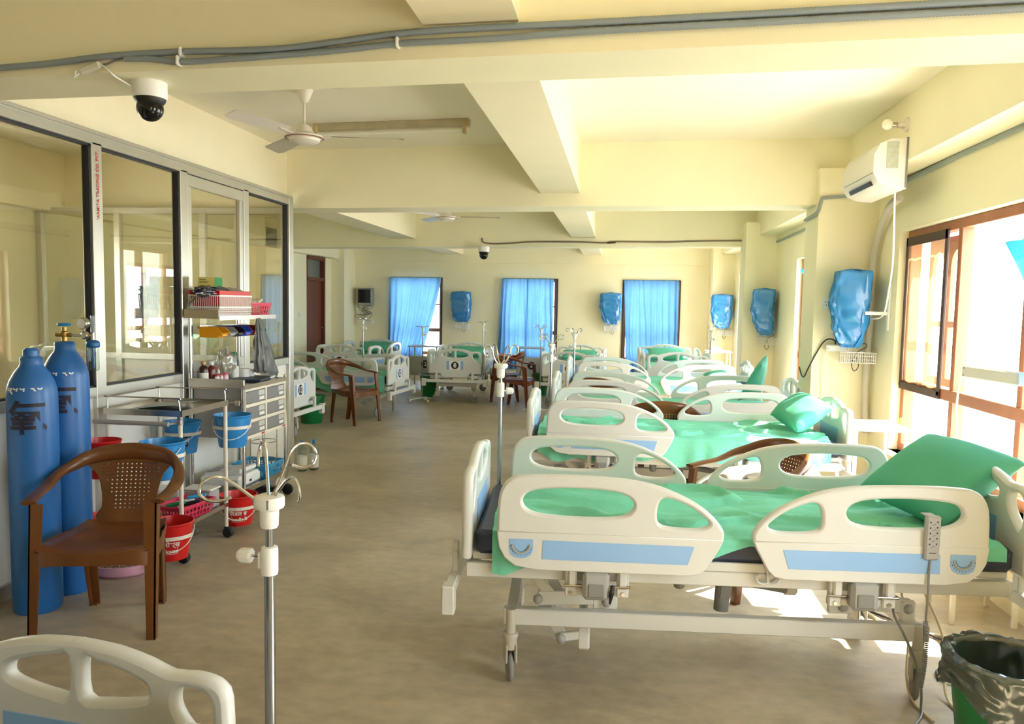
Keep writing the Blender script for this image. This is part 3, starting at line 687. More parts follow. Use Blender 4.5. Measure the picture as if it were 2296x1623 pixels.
def make_bed(label, full=True):
    t = thing('hospital_bed', (0, 0, 0), 0, label, 'bed')
    # --- base
    g = G()
    for s in (-1, 1): g.box(.02, s * .27 - .022, .235, 1.66, s * .27 + .022, .300, .004)
    g.box(.03, -.27, .24, .075, .27, .29, .003); g.box(1.60, -.27, .24, 1.645, .27, .29, .003)
    put('base_frame', g, STEELP, t)
    for x in (.05, 1.62):
        for s in (-1, 1): castor_parts(t, x, s * .285, PI / 2 + .25 * s if x > 1 else PI / 2 - .2 * s)
    # --- lift links
    for s in (-1, 1):
        y = s * .24
        g = G(); g.bar((.155, y, .332), (.42, y, .345), .02, .058, .003); g.bar((.155, y - s * .02, .34), (.255, y - s * .02, .165), .014, .045, .003)
        g.bar((.25, y - .0, .172), (.345, y, .190), .016, .035, .003); g.box(.315, y - .01, .125, .365, y + .01, .24, .008); g.box(.375, y - .012, .30, .47, y + .012, .44, .003)
        g.bar((.13, y, .43), (.25, y, .30), .014, .04, .003)
        l = put('lift_arm', g, STEELP, t)
        for x, z in ((.155, .332), (.25, .172), (.427, .330)): put('pivot_cap', G().sphere((x, y + s * .016, z), .020, 12), GREYP, l)
        g = G(); g.bar((1.30, y, .36), (1.60, y, .36), .02, .055, .003); g.box(1.56, y - .018, .285, 1.62, y + .004, .385, .01); g.box(1.29, y - .012, .32, 1.385, y + .012, .44, .003); g.bar((1.62, y * .4, .30), (1.42, y * .6, .42), .016, .03)
        l = put('lift_arm', g, STEELP, t)
        for x, z in ((1.343, .350), (1.59, .352)): put('pivot_cap', G().sphere((x, y + s * .016, z), .020, 12), GREYP, l)
    put('cross_tube', G().cyl((.34, -.24, .24), (.34, .24, .24), .014).cyl((.345, -.15, .20), (.345, -.15, .34), .014).cyl((1.59, -.24, .35), (1.59, .24, .35), .014), STEELP, t)
    # --- upper frame
    g = G()
    for s in (-1, 1): g.box(-.12, s * .355 - .018, .455, 1.90, s * .355 + .018, .510, .003)
    for x in (-.12, .45, .90, 1.35, 1.88): g.box(x, -.355, .46, x + .04, .355, .505, .003)
    for s in (-1, 1): g.box(.62, s * .365 - .012, .512, 1.22, s * .365 + .010, .548, .003)
    g.box(-.10, -.345, .515, 1.90, .345, .545, .003)
    put('deck_frame', g, STEELP, t)
    for x in (-.175, 1.985):
        g = G().box(x - .018, -.46, .40, x + .018, .46, .445, .003)
        for s in (-1, 1): g.box(x - .024, s * .46 - .032, .345, x + .024, s * .46 + .032, .455, .005); g.box(x - .012 , s * .27 - .02, .40, x + .012, s * .27 + .02, .56, .003)
        put('bumper_bar', g, STEELP, t)
    # actuators
    put('actuator', G().lathe([(.016, -.035), (.022, -.03), (.026, .035), (.026, .06)], (.725, -.16, .40), 16), GREYM, t)
    put('actuator', G().bar((.905, -.17, .43), (.898, -.17, .33), .06, .055, .012).cyl((.90, -.17, .40), (.893, -.17, .285), .032, .030, 18).cyl((.93, -.18, .42), (1.145, -.18, .385), .022, .019, 14).box(.86, -.21, .395, .99, -.14, .455, .012), GREYM, t)
    put('actuator_tab', G().box(1.13, -.19, .36, 1.19, -.17, .46, .014).cyl((1.158, -.194, .385), (1.158, -.19, .385), .008, seg=10), STEELP, t)
    g = G()
    for s in (-1, 1): g.tube(smooth_pts([(1.0, -.385, .545), (1.012, -.388, .52), (1.012, -.39, .485), (1.012 + s * .012, -.39, .476), (1.012 + s * .034, -.39, .482), (1.012 + s * .042, -.39, .500), (1.012 + s * .030, -.39, .508)], 4, False), .005, 6)
    put('drip_hook', g, STEELP, t)
    # mattress and boards
    put('mattress', G().box(-.085, -.385, .547, 1.04, .385, .640, .018).box(1.045, -.385, .547, 1.90, .385, .640, .018), NAVY, t)
    b = put('foot_board', G().mesh(board_me, T(-.118, 0, 0) @ M_YZ), ABS, t, 50)
    pn = [(-.20, .585), (.20, .585), (.20, .715), (-.20, .715)]
    put('accent_panel', G().mesh(plate([pn], .003, .0008), T(-.0965, 0, 0) @ M_YZ), BLUEP, b, 0)
    b = put('head_board', G().mesh(board_me, T(1.95, 0, 0) @ M_YZ), ABS, t, 50)
    put('accent_panel', G().mesh(plate([pn], .003, .0008), T(1.9285, 0, 0) @ M_YZ), BLUEP, b, 0)
    for s in (-1, 1):
        for mir in (False, True):
            r = dup(RM[mir], t); r.location = (0, s * .425, 0)
            if s > 0: r.scale = (1, -1, 1)
    for s in (-1, 1): hinge(t, .258, s, False); hinge(t, 1.235, s, True)
    return t
proto = make_bed('electric hospital bed nearest the camera, raised rails with pale blue strips')
UPPER = ('deck_frame', 'bumper_bar', 'actuator', 'actuator_tab', 'drip_hook', 'mattress', 'foot_board', 'head_board', 'side_rail', 'rail_hinge', 'number_plate')
def stem(o): return o.name.split('.')[0]
def place_bed(x, y, rz, label, dz=0.0, number=None, lowered=(), group='ward beds', first=False):
    b = proto if first else dup(proto)
    b.location = (x, y, 0); b.rotation_euler = (0, 0, math.radians(rz)); b['label'] = label; b['group'] = group
    if number is not None:
        fbd = [k for k in kids(b) if stem(k) == 'foot_board'][0]; number_plate(fbd, number)
    ri = 0
    for k in kids(b):
        n = stem(k)
        if n in UPPER: k.location.z += dz
        if n == 'side_rail':
            key = ('near' if k.location.y < 0 else 'far') + ('_head' if k.data == RM[True].data else '_foot')
            if key in lowered: k.location.z -= .37; k.location.y += .035 * (-1 if 'near' in key else 1)
    return b
# world position of a point given in bed coordinates
def on(b, p): return (Matrix.Translation(b.location) @ b.rotation_euler.to_matrix().to_4x4()) @ Vector(p)
bedA = place_bed(-.463, 3.229, 4.4, proto['label'], first=True)
bedB = place_bed(-.47, 5.50, 1.5, 'hospital bed second from the camera in the right row, near head rail lowered', lowered=('near_head',))
bedC = place_bed(-.43, 6.99, 0.5, 'hospital bed third from the camera in the right row, pillow propped upright on it')
bedD = place_bed(-.46, 9.30, 0, 'hospital bed fourth in the right row, before the far pillar', dz=-.01)
bed7 = place_bed(-.70, 11.28, 88, 'hospital bed facing down the room behind two drip stands, before the far middle window', dz=-.07, number='')
bed6 = place_bed(.76, 10.25, 91, 'hospital bed facing down the room before the far right window', dz=.02)
bed8 = place_bed(-2.42, 11.40, 95, 'hospital bed numbered 8 facing down the aisle', dz=-.08, number='8')
bed9 = place_bed(-4.33, 11.75, 90, 'hospital bed facing down the room in the far left corner, under the bare monitor', dz=-.08, number='')
bed12 = place_bed(-3.02, 9.98, 176, 'hospital bed numbered 12 along the left, foot board seen edge-on', dz=-.10, number='12')
bed13 = place_bed(-3.46, 7.76, 178, 'hospital bed numbered 13 just past the glass partition', dz=-.10, number='13')
bedG = place_bed(-1.215, 1.45, -96, 'hospital bed cut off at the bottom left corner, only its end board showing', dz=-.185)
for o in list(RM.values()):
    for k in kids(o): bpy.data.objects.remove(k)
    bpy.data.objects.remove(o)

# sheets and pillows ------------------------------------------------------
def sheet(b, x0, x1, near, far, label, dz=0.0, seed=0, amp=1.0):
    """cloth over a mattress; near/far: function of x giving how far it hangs down"""
    W_ = .392; zt = .6435
    def fn(u, v):
        x = x0 + u * (x1 - x0); hn, hf = near(x), far(x); tot = hn + 2 * W_ + hf; d = v * tot
        nz = .003 + abs(wav(x * 3 + seed, d * 5, seed, 1.0)) * .010 * amp + abs(wav(x * 2.2 + d * 2, d * 9 + seed, 3.1)) * .012 * amp
        q = 1 - abs(wav(x * 1.3 + seed, d * 4.5 + x * .8, 7.7)) * 9; nz += max(0, q) * .012 * amp
        if d < hn:
            k = (hn - d); y = -W_ - .006 - .010 * (0.5 + 0.5 * math.sin(x * 34 + 3 * wav(x * 4, seed, 0))) * min(1, k * 9); z = zt - k
            if k < .012: z = zt - .002
        elif d < hn + 2 * W_: y = -W_ + (d - hn); z = zt + nz * min(1, (W_ - abs(y)) * 12) + .0005
        else: k = d - hn - 2 * W_; y = W_ + .006 + .008 * (0.5 + .5 * math.sin(x * 31)) * min(1, k * 9); z = zt - k
        return (x + .004 * wav(x * 3, d * 3, seed), y, z + dz)
    g = G().grid(fn, 200, 90)
    o = put('bed_sheet', g, SHEETM, None, 80); o.location = b.location; o.rotation_euler = b.rotation_euler
    return tag(o, label, 'sheet', 'green bed sheets')
AMP = 1.8
ns = lambda x: .115 + .05 * max(0, min(1, (.14 - x) * 9)) - .085 * max(0, min(1, (x - .74) * 5)) + .03 * max(0, min(1, (x - 1.1) * 4)) + .012 * math.sin(x * 6)
sheet(bedA, -.02, 1.86, ns, lambda x: .10, 'green wrinkled sheet on the bed nearest the camera', seed=1, amp=2.6)
sheet(bedB, -.06, 1.84, lambda x: .155 + .02 * math.sin(x * 9) + .02 * math.sin(x * 23), lambda x: .10, 'green sheet hanging over the side of the second bed in the right row', seed=5, amp=2.2)
sheet(bedC, -.06, 1.86, lambda x: .10, lambda x: .10, 'green sheet on the third bed in the right row', seed=9)
sheet(bedD, -.06, 1.86, lambda x: .12, lambda x: .10, 'green sheet on the fourth bed in the right row', -.01, seed=12)
sheet(bed7, -.03, 1.86, lambda x: .10, lambda x: .08, 'green sheet on the bed before the far middle window', -.07, seed=15)
sheet(bed6, -.03, 1.86, lambda x: .10, lambda x: .08, 'green sheet on the bed before the far right window', .02, seed=18)
sheet(bed8, -.03, 1.86, lambda x: .16, lambda x: .12, 'green sheet on the aisle bed with the round number eight', -.08, seed=21)
sheet(bed9, -.03, 1.86, lambda x: .10, lambda x: .10, 'green sheet on the bed in the far left corner', -.08, seed=24)
sheet(bed12, -.08, 1.86, lambda x: .10, lambda x: .20 - .04 * math.sin(x * 8), 'dark green sheet hanging off the left bed behind the brown chair', -.10, seed=27)
sheet(bed13, -.05, 1.86, lambda x: .10, lambda x: .12, 'green sheet on the bed just past the glass partition', -.10, seed=30)

def pillow(corners, thick, label, seed=0, n=26):
    """corners a,b,c,d in order; puffed cushion with pinched ends"""
    a, b, c, d = [Vector(p) for p in corners]; nrm = (c - a).cross(d - b).normalized()
    def fn(sg):
        def f_(u, v):
            p = a.lerp(b, u).lerp(d.lerp(c, u), v)
            ctr = (a + b + c + d) / 4; e = (max(0, 4 * u * (1 - u)) * max(0, 4 * v * (1 - v)))
            eu = 4 * u * (1 - u); ev = 4 * v * (1 - v)
            p = ctr + (p - ctr) * (1 - .07 * (1 - (1 - ev) ** 2 if u in (0, 1) else 0)) if False else p
            # edges bow inwards between the corners
            p = p.lerp(ctr, .10 * (abs(2 * v - 1) ** 6 * eu + abs(2 * u - 1) ** 6 * ev))
            h = thick * (e ** .42) * (1 + .12 * wav(u * 3 + seed, v * 3, seed)) * .5
            return p + nrm * sg * h
        return f_
    g = G().grid(fn(1), n, n).grid(fn(-1), n, n)
    c0 = (a + b + c + d) / 4
    g.xf(T(-c0.x, -c0.y, -c0.z))
    me = put('pillow', g, PILLOWM, None, 70); me.location = c0
    bm = bmesh.new(); bm.from_mesh(me.data); bmesh.ops.remove_doubles(bm, verts=bm.verts, dist=.0005); bmesh.ops.recalc_face_normals(bm, faces=bm.faces); bm.to_mesh(me.data); bm.free()
    return tag(me, label, 'pillow', 'green pillows')
pillow([(1.235, 3.06, .69), (1.02, 3.42, .745), (1.33, 3.52, .975), (1.66, 3.34, .90)], .21, 'large green pillow leaning against the head of the nearest bed', 1)
pillow([(1.17, 5.22, .70), (1.08, 5.66, .75), (1.33, 5.80, .90), (1.43, 5.34, .86)], .17, 'sunlit green pillow at the head of the second bed in the right row', 2)
pillow([(1.05, 6.95, .69), (1.20, 6.70, 1.04), (1.30, 7.05, 1.10), (1.28, 7.20, .70)], .10, 'green pillow propped upright on the third bed in the right row', 3)
def flat_pillow(b, dz, label, seed, tilt=.08):
    P = [on(b, p) for p in ((1.48, -.30, .70 + dz), (1.48, .30, .70 + dz), (1.84, .30, .72 + dz + tilt), (1.84, -.30, .72 + dz + tilt))]
    return pillow(P, .13, label, seed, 16)
flat_pillow(bedD, -.01, 'green pillow on the fourth bed in the right row', 4, .0)
flat_pillow(bed7, -.07, 'green pillow on the bed before the far middle window', 5)
flat_pillow(bed6, 0.03, 'green pillow on the bed before the far right window', 6, .10)
flat_pillow(bed8, -.08, 'plump green pillow on the aisle bed with the round number eight', 7, .10)
flat_pillow(bed9, -.08, 'green pillow on the bed in the far left corner', 8, .12)
flat_pillow(bed12, -.10, 'green pillow on the left bed behind the brown chair', 9)
flat_pillow(bed13, -.10, 'green pillow on the bed just past the glass partition', 10)

# handset of the nearest bed, hung on its head rail, and its cables
hs = on(bedA, (1.567, -.452, .69)); t = thing('bed_handset', hs, bedA.rotation_euler.z, 'grey remote handset with five rows of arrow buttons hung on the near head rail', 'remote control')
put('body', G().box(-.026, -.012, -.078, .026, .012, .083, .006), GREYP, t)
g = G()
for k in range(5):
    z = .062 - k * .020
    for s in (-1, 1): g.add([(s * .012 - .0038, -.0126, z + s * .0034), (s * .012 + .0038, -.0126, z + s * .0034), (s * .012, -.0126, z - s * .0040)], [(0, 1, 2)])
    g.tube([(-.006, -.0125, z - .011), (0, -.0125, z - .009), (.006, -.0125, z - .006)], .0006, 4)
g.box(-.012, -.0125, -.052, .012, -.0118, -.049)
put('button_marks', g, INK, t, 0)
put('hanger', G().box(-.02, .010, .055, .02, .016, .080, .002).box(-.02, .012, .074, .02, .055, .080, .002), GREYP, t)
A_ = lambda x, y, z: on(bedA, (x, y, z))
conduit('handset_cable', [A_(1.567, -.45, .61), A_(1.563, -.455, .56), A_(1.562, -.46, .47), A_(1.560, -.46, .40), A_(1.563, -.46, .380)], .004, 'straight grey cable below the handset', GREYC, False)
g = G(); N = 34; pts = []
for k in range(N * 8):
    a = k / 8 * 2 * PI; f_ = k / (N * 8); c = A_(1.560 + .008 * math.sin(f_ * 3) - .006 * f_, -.46, .385 - f_ * .25); pts.append((c[0] + .008 * math.cos(a), c[1] + .008 * math.sin(a), c[2]))
tag(put('coiled_cable', g.tube(pts, .0020, 5), GREYC, None, 60), 'coiled grey cable hanging by the green bin', 'cable')
conduit('bed_cable', [A_(1.44, -.33, .46), A_(1.49, -.34, .42), A_(1.50, -.34, .36), A_(1.535, -.35, .29), A_(1.575, -.36, .20), A_(1.60, -.37, .10), A_(1.60, -.38, .02), A_(1.56, -.45, .006), A_(1.3, -.75, .006)], .0045, 'grey cable dropping from the head end of the nearest bed to the floor', GREYC, False, 8)

# ------------------------------------------------------------------ curtains
def curtain(xa, xb, zt, zb, label, waves=9, amp=.028, shape=None, seed=0, yoff=-.07):
    def fn(u, v):
        z = zt + (zb - zt) * v; l, r = (0, 1) if shape is None else shape(v)
        x = xa + (xb - xa) * (l + (r - l) * u)
        y = yfar(x) + yoff + amp * (.35 + .65 * v) * math.sin(u * waves * 2 * PI + 1.5 * wav(u * 4, v * 1.5, seed) * 2) + .012 * wav(u * 9, v * 4, seed)
        return (x, y, z + .012 * wav(u * 6, seed, 0) * v)
    return tag(put('curtain', G().grid(fn, 110, 24), CURT, None, 80), label, 'curtain', 'blue window curtains')
curtain(-4.50, -3.45, 1.985, .30, 'blue curtain on the far left window, swept aside at its right edge', 8, seed=1, shape=lambda v: (-.03 * v, 1 - .42 * v ** 1.25))
curtain(-2.24, -1.74, 1.985, .26, 'left half of the blue curtain on the far middle window', 5, seed=2, shape=lambda v: (-.18 * v, 1.0))
curtain(-1.76, -1.245, 1.985, .26, 'right half of the blue curtain on the far middle window', 5, seed=3)
curtain(.07, 1.06, 1.985, .26, 'pale blue curtain on the far right window', 9, seed=4, shape=lambda v: (.08 * v, 1.0))
def side_curtain(ya, yb_, zt, zb, label, seed, sw=.5):
    def fn(u, v):
        z = zt + (zb - zt) * v; wd = 1 - sw * math.sin(min(1, v * 1.3) * PI / 2)
        return (XR - .05 + .022 * math.sin(u * 5 * 2 * PI + seed) * (.4 + .6 * v), ya + (yb_ - ya) * (u * wd), z)
    return tag(put('curtain', G().grid(fn, 60, 20), CURT2, None, 80), label, 'curtain')
side_curtain(3.42, 4.26, 1.86, 1.15, 'bright blue curtain gathered at the right edge of the near window', 1, .45)
side_curtain(7.05, 8.80, 1.93, 1.0, 'bright blue curtain on the second right window beyond the pillar', 2, .75)

# ------------------------------------------------------------------ wall monitors
def basket_parts(t, w_=.27, d=.17, h=.085, z=0.0):
    g = G(); r = .0022
    for zz in (z, z + h * .33, z + h * .66, z + h):
        g.tube([(-w_ / 2, -d, zz), (w_ / 2, -d, zz), (w_ / 2, 0, zz), (-w_ / 2, 0, zz)], r * (1.5 if zz in (z, z + h) else 1), 5, True)
    n = 16
    for k in range(n + 1):
        x = -w_ / 2 + w_ * k / n; g.tube([(x, -d, z + h), (x, -d, z), (x, 0, z), (x, 0, z + h)], r, 4)
    for k in range(1, 8):
        y = -d * k / 8; g.tube([(-w_ / 2, y, z + h), (-w_ / 2, y, z), (w_ / 2, y, z), (w_ / 2, y, z + h)], r, 4)
    return put('wire_basket', g, WHITE, t)
def covered_monitor(loc, rz, label, w_=.30, h=.50, skew=0.0, seed=0, d=.20, tuck=.06):
    """monitor on a wall bracket under a crumpled blue plastic bag; wall is at local y = 0, front faces -y"""
    t = thing('covered_monitor', loc, math.radians(rz), label, 'medical monitor', 'wall monitors under blue covers')
    bk_ = basket_parts(t, .25, .16, .08, -.02); bk_.location.x = .06 if skew < 0 else .02
    put('bracket', G().box(-.02, -.02, .04, .02, 0, .36, .002).bar((0, 0, .26), (0, -.08, .26), .03, .04).box(-.10, -.05, .10, -.085, -.0, .115), WHITE, t)
    put('monitor_body', G().box(-w_ / 2 + .03, -.07 - d * .8, .33, w_ / 2 - .03, -.07, .58, .015), GREYM, t)
    def fn(u, v):
        a = u * 2 * PI; ca, sa = math.cos(a), math.sin(a); q = .42
        ex = math.copysign(abs(ca) ** q, ca); ey = math.copysign(abs(sa) ** q, sa)
        pr = [(0, .02), (.03, .96), (.10, 1.0), (.45, 1.0), (.60, .97), (.74, .90), (.86, .78), (.95, .60), (1, .42)]
        for (a0, b0), (a1, b1) in zip(pr[:-1], pr[1:]):
            if v <= a1: s_ = b0 + (b1 - b0) * (v - a0) / (a1 - a0); break
        cr = .016 * wav(ca * 2 + seed, sa * 2, v * 4) + .018 * wav(ca * 4.5, sa * 4.5 + seed, v * 9) * (.4 + v)
        x = (w_ / 2) * ex * s_ + cr + skew * v + tuck * max(0, v - .5); y = -.06 - d / 2 + (d / 2 + .02) * ey * s_ + cr
        z = .10 + (h - .03) * (1 - v) + .012 * wav(ca * 3, sa * 3 + seed, v) - .0 * v
        return (x, min(y, -.004), z)
    g = G().grid(fn, 64, 34, True)
    put('plastic_cover', g, BAGM, t, 75)
    put('lead', G().tube(smooth_pts([(.05, -.10, .09), (.10, -.13, .13), (.12, -.08, .10), (.06, -.05, .06), (.02, -.08, -.03), (.04, -.07, -.09), (.07, -.06, -.05), (.05, -.06, .02)], 5, False), .003, 5), DARKC, t)
    return t
m6 = covered_monitor((1.80, 6.38, 1.12), -14, 'blue plastic cover over a monitor on the near pillar', .27, .62, -.05, 1, .26, .10)
m5 = covered_monitor((1.84, 10.28, 1.07), -10, 'crumpled shiny blue cover over a monitor on the farther pillar', .27, .62, -.06, 2, .22, .17)
m4 = covered_monitor((1.78, 13.94, 1.05), -6, 'blue covered monitor in the far right corner beyond the pillar', .36, .62, -.04, 3, .20, .10)
m3 = covered_monitor((-.16, yfar(-.16), 1.06), -3.4, 'blue covered monitor just left of the far right window', .38, .62, 0.0, 4, .18, .06)
m2 = covered_monitor((-3.02, yfar(-3.02), 1.04), -3.4, 'blue covered monitor between the far left and middle windows', .38, .62, 0.0, 5, .18, .06)
m7 = covered_monitor((XL, 8.15, 1.08), 90, 'dark blue covered monitor on the left wall, seen through the station glass', .36, .62, 0, 6, .18, .05)
# bare monitor
t = thing('patient_monitor', (-4.98, yfar(-4.98), 1.06), 0, 'bare patient monitor with a dark screen and tangled leads, far left corner', 'medical monitor')
put('casing', G().box(-.155, -.20, .36, .155, -.06, .70, .014), GREYM, t)
put('screen', G().box(-.130, -.204, .415, .130, -.198, .675, .002), SCREEN, t)
put('control_strip', G().box(-.125, -.204, .372, .125, -.199, .402, .002), GREYP, t)
put('bracket', G().box(-.03, -.06, .30, .03, 0, .55, .004), WHITE, t); basket_parts(t)
g = G()
for s in range(6):
    rr_ = random.Random(s); pts = [(rr_.uniform(-.13, .15), -.08, .40)]
    for k in range(5): pts.append((rr_.uniform(-.20, .16) - .04 * (s % 2), rr_.uniform(-.14, -.05), .36 - .055 * k + rr_.uniform(-.03, .03)))
    pts.append((rr_.uniform(-.1, .1), -.08, .05)); g.tube(smooth_pts(pts, 4, False), .0045, 5)
put('leads', g, GREYC, t)
put('hanging_probe', G().bar((-.215, -.05, .34), (-.15, -.05, .14), .05, .03, .01), WHITE, t)

# extras on the near pillar
def socket(loc, rz, label, n=2):
    t = thing('wall_socket', loc, math.radians(rz), label, 'socket')
    put('plate', G().box(-.035 * n, -.010, -.045, .035 * n, 0, .045, .004), WHITE, t)
    g = G()
    for k in range(n):
        for a, b in ((-.010, .012), (.010, .012), (0, -.012)): g.cyl((-.035 * (n - 1) + .07 * k + a, -.0125, b), (-.035 * (n - 1) + .07 * k + a, -.010, b), .004, seg=8)
    put('holes', g, BLACK, t)
    return t
socket((1.645, 6.38, 1.55), 0, 'white double wall socket on the near pillar left of the blue cover')
socket((1.90, 10.30, 1.52), 0, 'grey wall socket high on the farther pillar by its blue cover', 1)
socket((XL, 12.80, 1.245), 90, 'small white switch plate on the left wall beside the brown door', 1)
t = thing('extension_box', (1.70, 6.35, 1.20), math.radians(-8), 'white power strip on the near pillar beside the wire basket', 'power strip')
put('box', G().box(-.085, -.045, -.022, .085, -.0, .030, .006), WHITE, t); put('screws', G().cyl((-.07, -.047, .0), (-.07, -.044, .0), .004, seg=8).cyl((.07, -.047, .0), (.07, -.044, .0), .004, seg=8), GREYM, t)
conduit('black_cable', [(1.68, 6.33, 1.235), (1.675, 6.32, 1.26), (1.64, 6.34, 1.275), (1.60, 6.36, 1.25), (1.55, 6.365, 1.16), (1.50, 6.40, 1.03), (1.49, 6.46, .965), (1.50, 6.60, .96), (1.505, 6.72, 1.02)], .0055, 'black lead curving round the pillar edge from the power strip', DARKC, False)
conduit('white_cable', [(1.62, 6.33, 1.18), (1.60, 6.355, 1.1), (1.605, 6.36, .9), (1.61, 6.36, .6), (1.60, 6.36, .3)], .004, 'thin white lead down the near pillar', WHITE, False)
tag(put('wall_rail', G().box(XR - .018, 6.00, 1.36, XR - .002, 6.04, 1.70, .003).box(1.80, 6.02, 1.47, XR - .002, 6.05, 1.495, .003), WHITE), 'white vertical mounting rail with a bracket at the wall corner by the near pillar', 'rail')
t = thing('extension_box', (1.80, 4.02, 1.20), math.radians(-82), 'white power strip hanging in front of the near window', 'power strip')
put('box', G().box(-.22, -.02, -.032, .22, .02, .032, .008), mat('strip_grey', s2l(206, 206, 200), .4), t); put('screws', G().cyl((-.20, -.022, .018), (-.20, -.019, .018), .004, seg=8).cyl((-.20, -.022, -.018), (-.20, -.019, -.018), .004, seg=8), GREYM, t)
tag(put('bracket_arm', G().box(1.82, 3.84, 1.18, XR, 3.88, 1.22, .004), WHITE), 'white bracket holding the power strip by the near window', 'bracket')
conduit('white_cable', [(1.77, 4.235, 1.19), (1.76, 4.27, 1.15), (1.76, 4.29, 1.0), (1.765, 4.29, .85), (1.755, 4.31, .7), (1.76, 4.33, .4)], .005, 'white lead hanging from the power strip at the near window', WHITE, False)

# ------------------------------------------------------------------ IV stands
def hooks(par, z, n, R=.11, m=CHROME, rise=.12, ang0=0.0, r=.0035):
    for k in range(n):
        a = ang0 + k * 2 * PI / n; ca, sa = math.cos(a), math.sin(a)
        P = [(.012, 0), (.035, rise * .35), (R * .62, rise * .80), (R * .78, rise * 1.02), (R, rise * 1.08), (R * 1.2, rise * .9), (R * 1.17, rise * .62), (R * .98, rise * .52), (R * .86, rise * .60)]
        P = smooth_pts([(p[0] * ca, p[0] * sa, z + p[1]) for p in P], 4, False)
        # curl sideways a little so the loop reads as a spiral
        P = [p + Vector((-sa, ca, 0)) * (.018 * i / len(P)) for i, p in enumerate(P)]
        put('hook', G().tube(P, r, 8), m, par)
def iv_stand(x, y, top, bottom, label, n=4, R=.10, s=1.0, knob=0.0, group='IV stands', rise=.10):
    t = thing('iv_stand', (x, y, bottom), 0, label, 'IV stand', group)
    H_ = top - bottom
    if bottom == 0:
        g = G()
        for k in range(5): a = k * 2 * PI / 5 + .3; g.bar((0, 0, .05), (.24 * math.cos(a), .24 * math.sin(a), .035), .022, .018, .004).sphere((.24 * math.cos(a), .24 * math.sin(a), .02), .02, 10)
        put('star_base', g, STEELP, t)
    put('pole', G().cyl((0, 0, 0), (0, 0, H_ - .10 * s), .010 * s, seg=16).cyl((0, 0, H_ - .12 * s), (0, 0, H_ - .02), .007 * s, seg=14), SILVER, t)
    h = put('hub', G().lathe([(.012, H_ - .065 * s), (.018 * s, H_ - .06 * s), (.020 * s, H_ - .02 * s), (.030 * s, H_ - .016 * s), (.034 * s, H_ - .004), (.030 * s, H_ + .004 * s), (.006, H_ + .006 * s)], seg=24), WHITE, t)
    cl = put('clamp', G().lathe([(.012 * s, H_ - .155 * s), (.018 * s, H_ - .152 * s), (.019 * s, H_ - .12 * s), (.018 * s, H_ - .088 * s), (.012 * s, H_ - .085 * s)], seg=20), WHITE, t)
    kb = G().cyl((.0, 0, 0), (.030 * s, 0, 0), .004 * s, seg=8)
    kb.lathe([(.014 * s, .028 * s), (.017 * s, .032 * s), (.016 * s, .055 * s), (.008 * s, .062 * s)], seg=16, axis='x')
    k = put('knob', kb.xf(T(0, 0, H_ - .125 * s) @ RZ(knob)), WHITE, cl)
    hooks(h, H_, n, R, rise=rise, ang0=.5)
    return t
# near stand, larger in view
t = thing('iv_stand', (-.806, 1.70, 0), 0, 'IV stand nearest the camera with four curled hooks, white hub and ribbed knob', 'IV stand', 'IV stands')
put('pole', G().cyl((0, 0, .30), (0, 0, .86), .0128, seg=24), SILVER, t); put('inner_pole', G().cyl((0, 0, .85), (0, 0, .985), .0098, seg=20), SILVER, t)
h = put('hub', G().lathe([(.0, .962), (.0185, .963), (.021, .968), (.0225, 1.005), (.026, 1.008), (.033, 1.011), (.0355, 1.016), (.0355, 1.032), (.0335, 1.038), (.020, 1.043), (.006, 1.040)], seg=40), WHITE, t)
put('hub_slots', G().box(.010, -.0358, 1.014, .0135, -.030, 1.036).box(-.0358, -.012, 1.016, -.030, -.009, 1.036), GREYM, h, 0)
cl = put('clamp', G().lathe([(.0135, .848), (.0185, .850), (.020, .856), (.020, .908), (.0185, .916), (.0135, .918)], seg=36).box(-.028, -.006, .862, -.017, .006, .902, .002), WHITE, t)
put('clamp_screw', G().cyl((-.050, 0, .892), (-.022, 0, .892), .0032, seg=10), STEEL, cl)
kg = G(); prof = [(0.0, -.082), (.010, -.080), (.0165, -.072), (.0180, -.064), (.0180, -.048), (.0165, -.045), (0, -.045)]; seg = 44
o_ = len(kg.v)
for r, x in prof:
    for k in range(seg):
        a = 2 * PI * k / seg; rr = r * (1 - (.09 if k % 4 < 2 and r > .012 else 0)); kg.v.append((x, rr * math.cos(a), rr * math.sin(a) + .892))
for i in range(len(prof) - 1):
    for k in range(seg): kg.f.append((i * seg + k, i * seg + (k + 1) % seg, (i + 1) * seg + (k + 1) % seg, (i + 1) * seg + k))
put('knob', kg, WHITE, cl, 20)
def spiral_hook(par, dirx, diry, pts):
    """pts: (radial, height) in metres"""
    L = math.hypot(dirx, diry); dx, dy = dirx / L, diry / L
    put('hook', G().tube(smooth_pts([(a * dx - b2 * dy, a * dy + b2 * dx, 1.036 + z) for a, z, b2 in pts], 6, False), .0037, 10), CHROME, par)
spiral_hook(h, -1, -.35, [(.025, -.012, 0), (.045, .006, 0), (.085, .038, 0), (.105, .050, 0), (.125, .052, .004), (.148, .040, .01), (.152, .018, .016), (.135, .002, .02), (.105, .0, .024), (.082, .008, .026)])
spiral_hook(h, -.55, .8, [(.006, 0, 0), (.018, .03, 0), (.034, .075, 0), (.048, .108, .0), (.058, .120, .002), (.070, .122, .004), (.084, .112, .006), (.088, .088, .01), (.084, .065, .012), (.080, .058, .012)])
spiral_hook(h, .8, .5, [(.006, 0, 0), (.022, .03, 0), (.040, .078, 0), (.052, .108, 0), (.070, .122, .002), (.095, .118, .004), (.110, .095, .008), (.102, .070, .012), (.078, .062, .016), (.055, .070, .018)])
